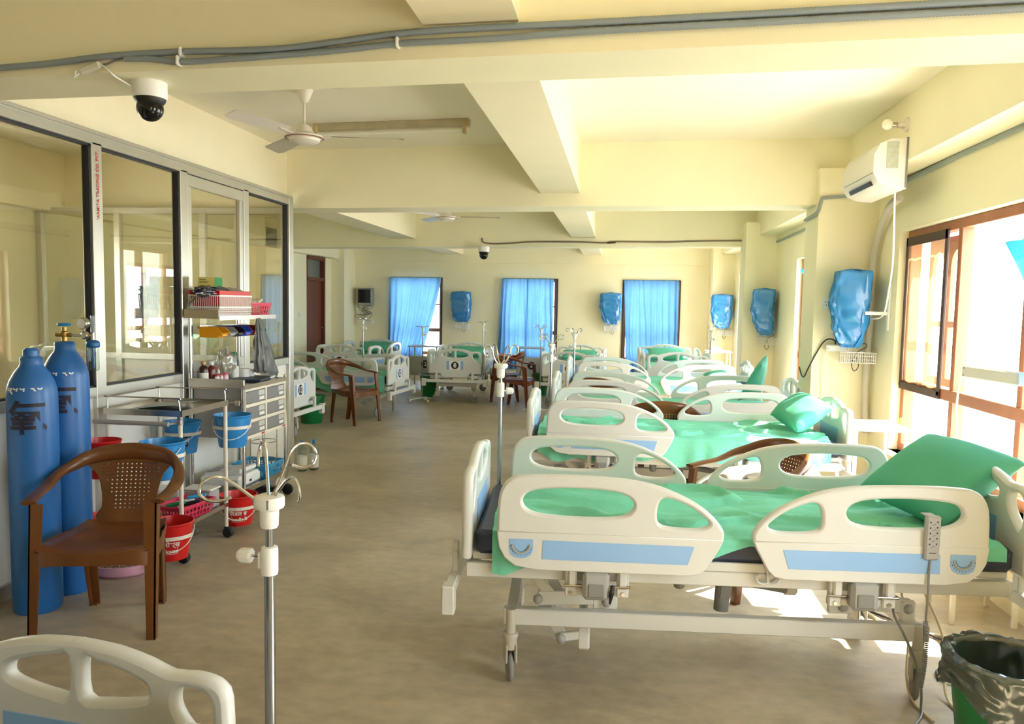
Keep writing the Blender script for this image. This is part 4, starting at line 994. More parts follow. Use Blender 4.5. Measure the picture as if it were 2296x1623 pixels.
spiral_hook(h, 1, -.45, [(.010, -.014, 0), (.022, .008, 0), (.045, .034, 0), (.062, .050, 0), (.074, .056, .002), (.086, .050, .004), (.094, .030, .006), (.095, .008, .008), (.090, .0, .008)])
iv_stand(-.548, 3.60, 1.215, .40, 'IV stand at the foot corner of the nearest right bed', 4, .075, 1.0, .3, rise=.085)
iv_stand(-.515, 5.98, 1.195, .40, 'IV stand at the foot corner of the second bed in the right row', 4, .09, .9, 1, rise=.07)
iv_stand(-.42, 7.42, 1.225, .40, 'IV stand with five spread curled hooks at the foot of the third right bed', 5, .07, .85, PI, rise=.05)
iv_stand(-1.06, 10.6, 1.165, 0, 'thin IV stand left of the bed before the far middle window', 4, .085, .9, rise=.055)
iv_stand(-1.99, 11.28, 1.215, .36, 'IV stand at the right front corner of the bed numbered 8', 4, .075, .9, rise=.02)
iv_stand(-3.52, 10.35, 1.24, .40, 'IV stand rising behind the bed numbered 12 before the bare monitor', 4, .05, .9, rise=.02)
iv_stand(-2.95, 11.45, 1.13, 0, 'IV stand in front of the far left blue curtain', 4, .09, .9, rise=.01)
iv_stand(1.27, 11.05, 1.19, 0, 'white IV stand rising near the far right pillar', 4, .04, 1.0, rise=.05)

# ------------------------------------------------------------------ plastic armchairs
def chair_mesh():
    P = {}
    # seat: ribbed dished shell; front is -y
    def seat(sg):
        def f_(u, v):
            w0 = .235 - .055 * v; x = (u - .5) * 2 * w0; y = -.235 + v * .43
            z = .405 + .018 * (abs(2 * u - 1) ** 2) - .012 * math.sin(v * PI) - .02 * (1 - min(1, v * 7)) ** 2 + (.0025 * math.sin((y * 1.0 + .35 * x * x) * 2 * PI / .022) if .12 < v < .9 and .1 < u < .9 else 0)
            return (x, y, z - (0 if sg > 0 else .008))
        return f_
    P['seat'] = G().grid(seat(1), 24, 90).grid(seat(-1), 24, 10)
    g = P['seat']
    # apron under the front and sides
    ap = smooth_pts([(-.190, .16, .40), (-.238, -.08, .40), (-.235, -.215, .395), (-.12, -.25, .385), (0, -.256, .382), (.12, -.25, .385), (.235, -.215, .395), (.238, -.08, .40), (.190, .16, .40)], 6, False)
    o = len(g.v); N = len(ap)
    for p in ap:
        arch = .042 + (.030 * (abs(p.x) / .24) ** 3 if p.y < -.16 else .012 - .20 * max(0, p.y + .04))
        g.v += [(p.x, p.y, p.z + .010), (p.x * 1.01, p.y * 1.01, p.z - arch), (p.x * .98, p.y * .97, p.z - arch)]
    for i in range(N - 1):
        for k in range(2): g.f.append((o + i * 3 + k, o + (i + 1) * 3 + k, o + (i + 1) * 3 + k + 1, o + i * 3 + k + 1))
    # back: fan-shaped plate with square perforations, curved
    SZ = .95
    outl = [(-.145, 0), (-.128, .08), (-.130, .16), (-.155, .26), (-.195, .31), (-.20, .345), (-.15, .375), (-.08, .392), (0, .398), (.08, .392), (.15, .375), (.20, .345), (.195, .31), (.155, .26), (.130, .16), (.128, .08), (.145, 0)]
    holes = []
    for r_ in range(12):
        zz = .075 + r_ * .0215; hw_ = .085 + max(0, zz - .15) * .42
        n = int(hw_ / .022)
        for c in range(-n, n + 1):
            x = c * .0215; q = .0032; holes.append([(x - q, zz - q), (x - q, zz + q), (x + q, zz + q), (x + q, zz - q)])
    me = plate([sm2(outl, 2)] + holes, .007, .0015)
    bm = bmesh.new(); bm.from_mesh(me); bmesh.ops.subdivide_edges(bm, edges=[e for e in bm.edges if e.calc_length() > .05], cuts=3); bmesh.ops.triangulate(bm, faces=bm.faces); bm.to_mesh(me); bm.free()
    def bend(v):
        x, z, n = v.x, v.y, v.z
        return (x, .205 + .085 * z / .4 - .9 * x * x * (z / .4) - n, .405 + z * .875)
    bk = G(); bk.add([bend(v.co) for v in me.vertices], [tuple(p.vertices) for p in me.polygons]); P['backrest'] = bk
    # hoop over the back that turns into the arms
    path = smooth_pts([(-.265, -.20, .605), (-.278, -.10, .617), (-.280, .0, .63), (-.272, .10, .665), (-.236, .18, .692), (-.184, .232, .718), (-.10, .262, .735), (0, .272, .742), (.10, .262, .735), (.184, .232, .718), (.236, .18, .692), (.272, .10, .665), (.280, .0, .63), (.278, -.10, .617), (.265, -.20, .605)], 6, False)
    def sweep(pth, wfun, up_=lambda p: Vector((0, 0, 1))):
        gg = G(); N = len(pth)
        for i, p in enumerate(pth):
            a = pth[max(0, i - 1)]; b = pth[min(N - 1, i + 1)]; t_ = (b - a).normalized(); u = up_(p); s_ = t_.cross(u).normalized(); u2 = s_.cross(t_)
            w_, h_ = wfun(p)
            for k in range(10):
                A = 2 * PI * k / 10; gg.v.append(tuple(p + s_ * math.cos(A) * w_ + u2 * math.sin(A) * h_))
        for i in range(N - 1):
            for k in range(10): gg.f.append((i * 10 + k, i * 10 + (k + 1) % 10, (i + 1) * 10 + (k + 1) % 10, (i + 1) * 10 + k))
        gg.f.append(tuple(range(9, -1, -1))); gg.f.append(tuple((N - 1) * 10 + k for k in range(10)))
        return gg
    def prof_(p):
        b = max(0, min(1, (p.z - .63) / .12)); return (.032 - .016 * b, .011 + .033 * b)
    full = path; n3 = len(full); c1 = [i for i, p in enumerate(full) if p.y > .17][0]; c2 = [i for i, p in enumerate(full) if p.y > .17][-1]
    P['armrest_l'] = sweep(full[:c1 + 1], prof_); P['armrest_r'] = sweep(full[c2:], prof_)
    P['top'] = sweep(full[c1:c2 + 1], prof_)
    # legs: L-shaped tapered channels
    def leg(sx, front):
        gg = G()
        if front: x0, y0, xt, yt, zt = .262 * sx, -.255, .262 * sx, -.205, .60
        else: x0, y0, xt, yt, zt = .172 * sx, .200, .188 * sx, .150, .405
        for k, (wa, wb, dirx) in enumerate(((.036, .056, 1), (.036, .056, 0))):
            for q in (0,):
                if dirx:   # flange facing front
                    a = [(x0 - sx * wa, y0), (x0, y0)]; b = [(xt - sx * wb, yt), (xt, yt)]; off = (0, .007 if front else -.007)
                else:
                    a = [(x0, y0), (x0, y0 + (wa if front else -wa))]; b = [(xt, yt), (xt, yt + (wb if front else -wb))]; off = (-sx * .007, 0)
                vs = []
                for (pts_, z) in ((a, 0), (b, zt)):
                    for p in pts_: vs += [(p[0], p[1], z), (p[0] + off[0], p[1] + off[1], z)]
                gg.add(vs, [(0, 1, 3, 2), (4, 6, 7, 5), (0, 4, 5, 1), (2, 3, 7, 6), (0, 2, 6, 4), (1, 5, 7, 3)])
        gg.box(x0 - sx * .032, y0, 0, x0, y0 + (.032 if front else -.032), .010, .003)
        return gg
    P['legs'] = [leg(s, f) for s in (-1, 1) for f in (True, False)]
    # side gusset joining back plate and seat
    return P
CP = chair_mesh(); CH = {}
def make_chair(label, m):
    t = thing('plastic_armchair', (0, 0, 0), 0, label, 'chair', 'brown plastic armchairs')
    put('seat', CP['seat'], m, t, 60); b = put('backrest', CP['backrest'], m, t, 50); put('top_rail', CP['top'], m, b, 60)
    put('armrest', CP['armrest_l'], m, t, 60); put('armrest', CP['armrest_r'], m, t, 60)
    for l in CP['legs']: put('leg', l, m, t, 30)
    return t
ch = make_chair('brown plastic armchair nearest the camera, in front of the blue cylinders', BROWN)
ch.location = (-2.30, 3.23, 0); ch.rotation_euler = (0, 0, math.radians(15))
dup(ch, None, (-3.27, 9.20, 0), math.radians(72), 'brown plastic armchair in front of the bed numbered 12', None)
dup(ch, None, (.72, 4.28, 0), math.radians(-62), 'brown plastic armchair between the first and second right beds', None)
dup(ch, None, (.36, 6.26, 0), math.radians(180), 'brown plastic armchair between the second and third right beds', None)
dup(ch, None, (-.19, 8.05, 0), math.radians(170), 'brown plastic armchair between the third and fourth right beds', None)
c2_ = make_chair('red-brown plastic armchair standing sideways before the far middle window', BROWN2)
c2_.location = (-1.46, 11.20, 0); c2_.rotation_euler = (0, 0, math.radians(80))
dup(c2_, None, (-1.72, 11.9, 0), math.radians(-80), 'red-brown plastic armchair behind another, facing the other way, by the far middle window', None)

# ------------------------------------------------------------------ bins and bedside tables
def bin_(x, y, r, h, label, rz=0):
    t = thing('waste_bin', (x, y, 0), rz, label, 'bin', 'green bins')
    put('bucket', G().lathe([(r * .74, 0), (r * .76, .004), (r * .97, h - .02), (r * 1.03, h - .018), (r * 1.03, h), (r * .97, h), (r * .94, h - .02), (r * .72, .012), (0.001, .012)], seg=36), BING, t, 40)
    return t
bA = bin_(-3.72, 9.02, .165, .34, 'green bin behind the foot of the bed numbered 13'); put('sticker', G().box(.16, -.03, .22, .168, .03, .25), PAPER, bA, 0)
bB = bin_(-2.98, 12.0, .155, .36, 'green bin with a liner rim, left of the bed numbered 8'); put('liner_rim', G().lathe([(.152, .345), (.166, .345), (.164, .365), (.150, .367), (.152, .345)], seg=30, caps=False), mat('liner_grey', s2l(170, 190, 184), .4), bB)
bin_(-1.28, 12.75, .15, .36, 'green bin behind the two red-brown chairs')
t = bin_(1.335, 2.72, .185, .335, 'green bin with a crumpled dark liner at the bottom right corner')
def liner(u, v):
    a = u * 2 * PI; cr = .010 * wav(math.cos(a) * 4, math.sin(a) * 4, v * 7) + .008 * wav(math.cos(a) * 9, math.sin(a) * 9, v * 12)
    if v < .42: k = v / .42; r = .118 + .046 * k; z = .08 + .265 * k; cr *= .6
    elif v < .52: k = (v - .42) / .10; r = .164 + .036 * k; z = .345 + .010 * math.sin(k * PI)
    else: k = (v - .52) / .48; r = .202 + .010 * k * math.sin(a * 5); z = .345 - k * (.13 + .04 * math.sin(a * 3 + 1))
    return ((r + cr) * math.cos(a), (r + cr) * math.sin(a), z + cr)
put('bin_liner', G().grid(liner, 96, 40, True), DBAG, t, 70)

def bedside(x, y, z, w_, d, label, rz=0.0, m=OFFW, panel=None):
    t = thing('bedside_table', (x, y, 0), math.radians(rz), label, 'table')
    put('table_top', G().box(-w_ / 2, -d / 2, z - .022, w_ / 2, d / 2, z, .004), m, t)
    for a in (-1, 1):
        for b in (-1, 1): put('leg', G().box(a * (w_ / 2 - .03) - .011, b * (d / 2 - .03) - .011, 0, a * (w_ / 2 - .03) + .011, b * (d / 2 - .03) + .011, z - .02, .002), m, t)
    if panel:
        p = put('cabinet', G().box(-w_ / 2 + .03, -d / 2 + .03, .22, w_ / 2 - .03, d / 2 - .03, .56, .004), m, t)
        Mp = Matrix(((1, 0, 0, .04), (0, 0, -1, -d / 2 + .028), (0, 1, 0, .42), (0, 0, 0, 1)))
        put('number_disc', G().mesh(plate([[(.07 * math.cos(k * PI / 14), .07 * math.sin(k * PI / 14)) for k in range(28)]], .002, .0002), Mp), INK, p, 0)
        put('number', G().mesh(text_mesh(panel, .10, .0006, 'CENTER', .002), Mp @ T(0, 0, .003)), WINK, p, 0)
    else: put('lower_shelf', G().box(-w_ / 2 + .02, -d / 2 + .02, .20, w_ / 2 - .02, d / 2 - .02, .215), m, t)
    return t
bedside(1.755, 5.60, .72, .38, .46, 'white enamel bedside table in the corner by the near window')
bedside(-3.40, 13.4, .74, .55, .42, 'pale table against the far left window beside the green bin', m=mat('grey_enamel', s2l(176, 178, 180), .4), panel='2')
bedside(-1.56, 13.75, .74, .50, .42, 'pale table under the far middle window curtain', m=mat('grey_enamel_b', s2l(170, 174, 178), .4), panel='2')
bedside(1.77, 4.02, .45, .34, .34, 'cream table partly hidden behind the head of the nearest bed', m=CREAMT)
bedside(1.62, 13.0, .80, .40, .42, 'white bedside cabinet in the far right corner', m=OFFW)
t = tag(put('folded_cloth', G().grid(lambda u, v: (1.50 + u * .2, 12.9 + v * .2, .805 + .07 * math.sin(u * PI) * math.sin(v * PI) + .01 * wav(u * 5, v * 5, 0)), 12, 12), SHEETM), 'green cloth heaped on the far right bedside cabinet', 'cloth')
# loose cables on the floor by the bin
conduit('cream_cable', [(1.30, 3.45, .45), (1.31, 3.42, .34), (1.36, 3.30, .16), (1.30, 3.1, .02), (1.33, 2.98, .008), (1.50, 3.25, .008), (1.62, 3.6, .010), (1.55, 3.7, .008), (1.35, 3.75, .01), (1.25, 3.95, .01)], .006, 'thick cream cable looping on the floor behind the green bin', CREAMC, False, 8)
conduit('cream_cable', [(1.16, 3.4, .48), (1.19, 3.38, .40), (1.22, 3.3, .2), (1.17, 3.15, .06), (1.16, 3.05, .01), (1.18, 2.9, .008)], .005, 'thin cream cable dropping to the floor left of the looped one', CREAMC, False, 8)
conduit('dark_cable', [(1.2, 4.05, .008), (1.4, 3.8, .008), (1.6, 3.5, .010), (1.62, 3.3, .010), (1.4, 3.22, .010), (1.35, 3.32, .010), (1.55, 3.42, .016), (1.8, 3.3, .010), (1.9, 3.1, .01)], .006, 'dark cable coiled on the floor under the head of the nearest bed', DARKC, False, 8)

# ------------------------------------------------------------------ oxygen cylinders
def wrap(body, size, R, z, ang, bold=0.0, cone=0.0, dz=0.0, align='CENTER'):
    """lettering bent round a cylinder of radius R about the local z axis"""
    me = text_mesh(body, size, .0004, align, bold)
    bm = bmesh.new(); bm.from_mesh(me); bmesh.ops.triangulate(bm, faces=bm.faces)
    xs__ = [v.co.x for v in bm.verts]; k = min(xs__)
    while k < max(xs__): bmesh.ops.bisect_plane(bm, geom=bm.verts[:] + bm.edges[:] + bm.faces[:], plane_co=(k, 0, 0), plane_no=(1, 0, 0), dist=1e-6); k += R * .09
    bm.to_mesh(me); bm.free()
    g = G(); vs = []
    for v in me.vertices:
        a = ang + v.co.x / R; rr = R * 1.003 + .0014 + v.co.z + cone * v.co.y
        vs.append((rr * math.cos(a), rr * math.sin(a), z + v.co.y))
    return g.add(vs, [tuple(p.vertices) for p in me.polygons])
CYPROF = [(.0, .012), (.06, .004), (.098, 0), (.106, .02), (.106, 1.08), (.103, 1.115), (.092, 1.155), (.072, 1.195), (.052, 1.222), (.046, 1.24), (.048, 1.262), (.040, 1.272), (.0, 1.275)]
def cylinder(x, y, label, ang, full=True):
    t = thing('oxygen_cylinder', (x, y, 0), 0, label, 'gas cylinder', 'tall blue oxygen cylinders')
    b = put('body', G().lathe(CYPROF, seg=48), CYLB, t, 50)
    if not full:
        put('neck_cap', G().lathe([(.034, 1.265), (.034, 1.30), (.024, 1.312), (0, 1.314)], seg=20), CYLB, t); t.scale = (1, 1, .955)
    v = put('valve', G().cyl((0, 0, 1.27), (0, 0, 1.345), .014, .012).lathe([(.018, 1.295), (.020, 1.30), (.020, 1.32), (.014, 1.325)], seg=16).cyl((-.045, 0, 1.305), (.045, 0, 1.305), .010, seg=12), BRASS, t)
    if not full: bpy.data.objects.remove(v)
    hw = G().lathe([(.004, 1.352), (.030, 1.350), (.033, 1.356), (.031, 1.364), (.010, 1.366), (.0, 1.362)], seg=12)
    if full: put('handwheel', hw, BUCKB, v)
    put('lettering', wrap('氧', .17, .106, .97, ang, .004), INK, b, 0)
    put('chalk_marks', wrap('ख्वप २०', .05, .098, 1.125, ang - .15, .001, -.5), WINK, b, 0)
    return t
c1_ = cylinder(-2.75, 3.53, 'tall blue oxygen cylinder fitted with the regulator and flow meter, touching the partition', -PI / 2 + .35)
cylinder(-2.73, 3.28, 'tall blue oxygen cylinder at the left edge, nearer the camera, without a regulator', -PI / 2 + .45, False)
r = put('regulator', G().cyl((.04, 0, 1.305), (.105, 0, 1.305), .007, seg=10).lathe([(.014, -.012), (.020, -.006), (.020, .008), (.012, .012)], (.112, 0, 1.305), 18, 'y').cyl((.125, 0, 1.305), (.16, 0, 1.305), .006, seg=10).cyl((.112, 0, 1.31), (.105, 0, 1.345), .006, seg=8), STEEL, c1_)
put('pressure_gauge', G().lathe([(.0, -.016), (.026, -.016), (.028, -.012), (.028, .012), (.0, .014)], (.104, 0, 1.365), 26, 'y'), STEEL, r)
put('gauge_face', G().lathe([(.0, -.0175), (.024, -.0172)], (.104, 0, 1.365), 26, 'y'), PAPER, r)
put('flow_tube', G().cyl((.155, 0, 1.315), (.155, 0, 1.405), .0095, seg=16), BOTG, r); put('tube_base', G().cyl((.155, 0, 1.275), (.155, 0, 1.32), .009, seg=12), STEEL, r)
put('humidifier_cap', G().lathe([(.010, 1.285), (.026, 1.278), (.031, 1.270), (.031, 1.252), (.027, 1.246)], (.155, 0, 0), 22).cyl((.12, 0, 1.272), (.155, 0, 1.268), .005, seg=8), mat('humidifier_blue', s2l(20, 90, 150), .35), r)
put('humidifier_bottle', G().lathe([(.026, 1.247), (.027, 1.14), (.022, 1.13), (.0, 1.128)], (.155, 0, 0), 22), BOTG, r); put('dip_tube', G().cyl((.155, 0, 1.25), (.155, 0, 1.145), .006, seg=8), CYLB, r)

# ------------------------------------------------------------------ buckets
def bucket(x, y, ztop, m, label, text=None, tilt=0.0, ang=-PI / 2, r=.118, h=.205, bail=True, group='buckets hung in ring holders'):
    t = thing('bucket', (x, y, ztop), 0, label, 'bucket', group)
    b = put('shell', G().lathe([(r, 0), (r * 1.02, -.004), (r * 1.0, -.012), (r * .955, -.016), (r * .935, -.045), (r * .80, -h * .6), (r * .74, -h * .88), (r * .72, -h + .012), (r * .70, -h), (0, -h), (.0, -h + .004), (r * .69, -h + .006), (r * .93, -.02), (r * .965, 0), (r, 0)], seg=44, caps=False), m, t, 40)
    if bail:
        pts = [(r * 1.01 * math.cos(a), r * 1.01 * math.sin(a) * .98, -.03 - .115 * math.sin(PI * k / 16)) for k, a in enumerate([ang - PI / 2 + PI * q / 16 for q in range(17)])]
        pts = [(p[0] * (1 + .04 * math.sin(PI * k / 16)), p[1] * (1 + .04 * math.sin(PI * k / 16)), p[2]) for k, p in enumerate(pts)]
        put('handle', G().tube(pts, .0022, 6), WHITE, t)
    if text:
        for k, ln in enumerate(text): put('lettering', wrap(ln, .036 if k == 0 else .030, r * (.865 - .065 * k) , -.108 - .037 * k, ang, .0008, .25), WINK, b, 0)
    return t
def ring(par, x, y, z, r, px, py):
    """flat band ring around a bucket, fixed to a post at px, py (parent-local)"""
    g = G(); n = 40
    for k in range(n):
        a0, a1 = 2 * PI * k / n, 2 * PI * (k + 1) / n
        g.add([(x + r * math.cos(a), y + r * math.sin(a), zz) for a in (a0, a1) for zz in (z - .010, z + .010)] + [(x + (r + .003) * math.cos(a), y + (r + .003) * math.sin(a), zz) for a in (a0, a1) for zz in (z - .010, z + .010)],
              [(0, 1, 3, 2), (4, 6, 7, 5), (1, 5, 7, 3), (0, 2, 6, 4)])
    return put('bucket_ring', g, OFFW, par)

# ------------------------------------------------------------------ dressing trolley
TX0, TX1, TY0, TY1 = -2.86, -2.42, 4.00, 4.50
t1 = thing('dressing_trolley', (TX0, TY0, 0), 0, 'two-tier white and steel dressing trolley with bucket rings beside the partition', 'trolley'); W1_, D1_ = TX1 - TX0, TY1 - TY0
for a in (0, W1_):
    for b in (0, D1_):
        l = put('leg', G().cyl((a, b, .07), (a, b, .86), .0125, seg=16), OFFW, t1)
        put('castor', G().cyl((a, b, .09), (a, b, .06), .008, seg=8).lathe([(.012, -.022), (.028, -.020), (.033, -.012), (.033, .012), (.028, .020), (.012, .022)], (a + .012, b, .033), 18, 'y').box(a - .012, b - .014, .04, a + .022, b + .014, .07, .006), BLACKR, t1)
put('top_tray', G().box(-.015, -.015, .845, W1_ + .015, D1_ + .015, .852).box(-.018, -.018, .838, W1_ + .018, -.012, .872).box(-.018, D1_ + .012, .838, W1_ + .018, D1_ + .018, .872).box(-.018, -.018, .838, -.012, D1_ + .018, .872).box(W1_ + .012, -.018, .838, W1_ + .018, D1_ + .018, .872), STEEL, t1)
put('lower_shelf', G().box(-.012, -.012, .205, W1_ + .012, D1_ + .012, .211).box(W1_ + .008, -.014, .198, W1_ + .014, D1_ + .014, .222).box(-.014, -.014, .198, W1_ + .014, -.008, .222), STEEL, t1)
g = G()
rim = [(0, 0), (W1_, 0), (W1_, D1_), (0, D1_)]
g.tube(smooth_pts([(.0, 0, .865), (.0, 0, .93), (.01, 0, .938), (W1_ - .03, 0, .938), (W1_ - .01, 0, .93), (W1_, 0, .87)], 4, False), .0045, 6)
g.tube(smooth_pts([(.0, D1_, .865), (.0, D1_, .93), (.01, D1_, .938), (W1_ - .03, D1_, .938), (W1_ - .004, D1_, .932), (W1_, D1_, .87)], 4, False), .0045, 6)
g.tube([(0, 0, .936), (0, D1_, .936)], .0045, 6)
put('guard_rail', g, STEEL, t1)
put('push_bar', G().cyl((-.05, -.05, .80), (W1_ - .04, -.05, .80), .013, seg=14).cyl((-.0, -.05, .80), (0, 0, .80), .006, seg=8).cyl((W1_ - .05, -.05, .80), (W1_ - .02, 0, .80), .006, seg=8), GREYP, t1)
put('tape_wrap', G().cyl((W1_, 0, .79), (W1_, 0, .86), .017, .015, seg=12), mat('silver_tape', s2l(150, 140, 140), .25, .6, bump=.5, bscale=80), t1)
# papers on the tray
tag(put('file_sheet', G().grid(lambda u, v: (-2.80 + .30 * u, 4.08 + .30 * v, .856 + .035 * u * (1 - .3 * v)), 6, 6), mat('blue_grey_card', s2l(150, 164, 178), .5)), 'blue-grey card lying curled on the dressing trolley top', 'card')
# buckets on rings: (x, y, top z, material, label, text, facing)
rb = [(-2.44, 3.865, .725, BUCKB, 'blue bucket at the near front corner of the dressing trolley', None, -PI / 2 - .2, 1),
      (-2.435, 4.62, .765, BUCKB, 'blue bucket at the far corner of the dressing trolley, before the drawer cabinet', None, -PI / 2 + .3, 3),
      (-2.79, 4.64, .705, BUCKB, 'blue bucket behind the dressing trolley with white lettering on a dark label', None, -PI / 2, 2),
      (-2.83, 3.86, .715, BUCKR, 'red bucket beside the blue cylinders, upper one above the chair back', None, -PI / 2 + .2, 0),
      (-2.40, 3.865, .285, BUCKR, 'red bucket low at the front of the dressing trolley, lettered for gloves', ['ग्लोभ्स', 'Gloves'], -PI / 2 + .45, 1),
      (-2.41, 4.64, .245, BUCKR, 'red bucket low at the far corner of the dressing trolley, lettered for needles', ['िनडल ब', 'Needle B'], -PI / 2 + .45, 3),
      (-2.85, 3.86, .29, BUCKR, 'red bucket low behind the near chair by the blue cylinders', None, -PI / 2, 0)]
for x, y, z, m, lb, tx, an, ci in rb:
    if 'beside the blue cylinders' in lb or 'by the blue cylinders' in lb: x += .03; rr = .10
    else: rr = .118
    hh = .205 if z > .4 else min(.205, z - .05)
    bk = bucket(x, y, z, m, lb, tx, 0, an, r=rr, h=hh)
    ring(t1, x - TX0, y - TY0, z - .075, rr * .93, 0, 0)
    if 'dark label' in lb:
        b = [k for k in kids(bk) if stem(k) == 'shell'][0]
        gg = G(); n = 14
        for k in range(n):
            a0, a1 = an - .55 + 1.4 * k / n, an - .55 + 1.4 * (k + 1) / n
            gg.add([((rr * (.80 if zz < -.12 else .90)) * math.cos(a), (rr * (.80 if zz < -.12 else .90)) * math.sin(a), zz) for a in (a0, a1) for zz in (-.155, -.09)], [(0, 1, 3, 2)])
        put('dark_label', gg, INK, b, 0); put('lettering', wrap('फोहर फाल्ने', .034, rr * .855, -.118, an + .15, .001, .2), WINK, b, 0)
    if tx:
        b = [k for k in kids(bk) if stem(k) == 'shell'][0]
        gg = G(); fr = [an - .42, an + .42]; P = lambda a, zz: (rr * (.93 + zz * .95) * math.cos(a), rr * (.93 + zz * .95) * math.sin(a), zz)
        pts = [P(fr[0] + (fr[1] - fr[0]) * k / 8, -.090) for k in range(9)] + [P(fr[1] - (fr[1] - fr[0]) * k / 8, -.162) for k in range(9)]
        put('label_outline', gg.tube(pts, .0012, 4, True), WINK, b)
# things on the lower shelf
def tray(name, x, y, z, w_, d, h, m, label, cat, rz=0, slats=True):
    t = thing(name, (x, y, z), math.radians(rz), label, cat)
    g = G(); o = .012
    for (a, b, c, e) in ((-w_ / 2, -d / 2, w_ / 2, -d / 2), (w_ / 2, -d / 2, w_ / 2, d / 2), (w_ / 2, d / 2, -w_ / 2, d / 2), (-w_ / 2, d / 2, -w_ / 2, -d / 2)):
        k = .86
        vs = [(a * k, b * k, 0), (c * k, e * k, 0), (c, e, h), (a, b, h)]
        if not slats: g.add(vs, [(0, 1, 2, 3)]); continue
        n = 9; va, vb, vc, vd = [Vector(v) for v in vs]
        g.add([va, vb, va.lerp(vd, .18).lerp(vb.lerp(vc, .18), 1), va.lerp(vd, .18)], [(0, 1, 2, 3)])
        g.add([va.lerp(vd, .78), vb.lerp(vc, .78), vc, vd], [(0, 1, 2, 3)]); g.add([va.lerp(vd, .45), vb.lerp(vc, .45), vb.lerp(vc, .54), va.lerp(vd, .54)], [(0, 1, 2, 3)])
        for q in range(n + 1):
            f0 = max(0, q / n - .018); f1 = min(1, q / n + .018)
            g.add([va.lerp(vb, f0), va.lerp(vb, f1), vd.lerp(vc, f1), vd.lerp(vc, f0)], [(0, 1, 2, 3)])
    g.box(-w_ / 2 * .86, -d / 2 * .86, 0, w_ / 2 * .86, d / 2 * .86, .004)
    b = put('tray', g, m, t, 0)
    md = b.modifiers.new('thick', 'SOLIDIFY'); md.thickness = .0025
    put('rim', G().tube([(-w_ / 2, -d / 2, h), (w_ / 2, -d / 2, h), (w_ / 2, d / 2, h), (-w_ / 2, d / 2, h)], .005, 6, True), m, b)
    return t
tray('pink_tray', -2.52, 4.20, .212, .20, .30, .085, PINKP, 'pink slatted tray of instruments on the lower shelf of the dressing trolley', 'tray', -8)
for k, (dx, dy, m, lab) in enumerate(((-.04, .06, WHITE, 'white tube lying in the pink tray'), (.03, .0, BLACK, 'black pouch lying in the pink tray'), (-.02, -.07, GREENP, 'small green-capped vial lying in the pink tray'), (.02, .09, SKYB, 'sky blue packet lying in the pink tray'))):
    tag(put('supply_item', G().bar((-2.52 + dx - .05, 4.20 + dy - .02, .27 + .01 * k), (-2.52 + dx + .05, 4.20 + dy + .03, .29 + .008 * k), .026, .022, .008), m), lab, 'supply', 'supplies in the pink tray')
t = thing('storage_box', (-2.53, 4.41, .212), 0, 'cloudy plastic storage box behind the pink tray', 'box')
put('box', G().box(-.09, -.055, 0, .09, .055, .115, .012), sheer('cloudy_plastic', s2l(206, 200, 204), .3, .15, .2, .08), t); put('lid', G().box(-.095, -.06, .113, .095, .06, .125, .005), PANELW, t)
t = thing('jar', (-2.76, 4.38, .212), 0, 'squat grey-white jar with a lid at the back of the trolley shelf', 'jar')
put('body', G().lathe([(.07, 0), (.075, .01), (.075, .09), (.070, .1)], seg=28), mat('jar_grey', s2l(200, 200, 196), .4), t); put('lid', G().lathe([(.08, .1), (.08, .118), (.0, .122)], seg=28), WHITE, t)
tag(put('scissors', G().bar((-2.74, 4.02, .30), (-2.56, 4.10, .30), .006, .004).bar((-2.73, 4.06, .302), (-2.56, 4.07, .30), .006, .004), STEEL), 'long steel forceps lying over the pink tray edge', 'forceps')

# pink tub of pebbles on the floor behind the chair
t = thing('floor_tub', (-2.66, 3.84, 0), 0, 'pale pink round tub of brown speckled grit on the floor behind the near chair', 'tub')
put('tub', G().lathe([(.0, .004), (.145, 0), (.165, .02), (.17, .062), (.162, .064), (.157, .05), (0, .05)], seg=40), PALEPINK, t, 50)
def grit_mat():
    m = bpy.data.materials.new('speckled_grit'); m.use_nodes = True; nt = m.node_tree; b = nt.nodes['Principled BSDF']; b.inputs['Roughness'].default_value = .8
    co = nt.nodes.new('ShaderNodeTexCoord'); v = nt.nodes.new('ShaderNodeTexVoronoi'); v.inputs['Scale'].default_value = 90
    nt.links.new(co.outputs['Object'], v.inputs['Vector']); r_ = nt.nodes.new('ShaderNodeValToRGB'); e = r_.color_ramp.elements; e[0].color = (*s2l(92, 66, 48), 1); e[1].color = (*s2l(208, 186, 160), 1)
    sp = nt.nodes.new('ShaderNodeSeparateColor'); nt.links.new(v.outputs['Color'], sp.inputs[0]); nt.links.new(sp.outputs[0], r_.inputs[0]); nt.links.new(r_.outputs[0], b.inputs['Base Color'])
    bp = nt.nodes.new('ShaderNodeBump'); bp.inputs['Strength'].default_value = .6; bp.inputs['Distance'].default_value = .004; nt.links.new(v.outputs['Distance'], bp.inputs['Height']); nt.links.new(bp.outputs[0], b.inputs['Normal'])
    return m
put('grit', G().lathe([(0, .058), (.10, .057), (.157, .052)], seg=40), grit_mat(), t, 50)
tag(put('steel_disc', G().lathe([(.11, 0), (.115, .01), (.04, .03), (.02, .05), (.0, .05)], (-2.74, 5.36 - .9 + .06, .0), 30), STEEL), 'round steel stool base on the floor behind the dressing trolley', 'base')

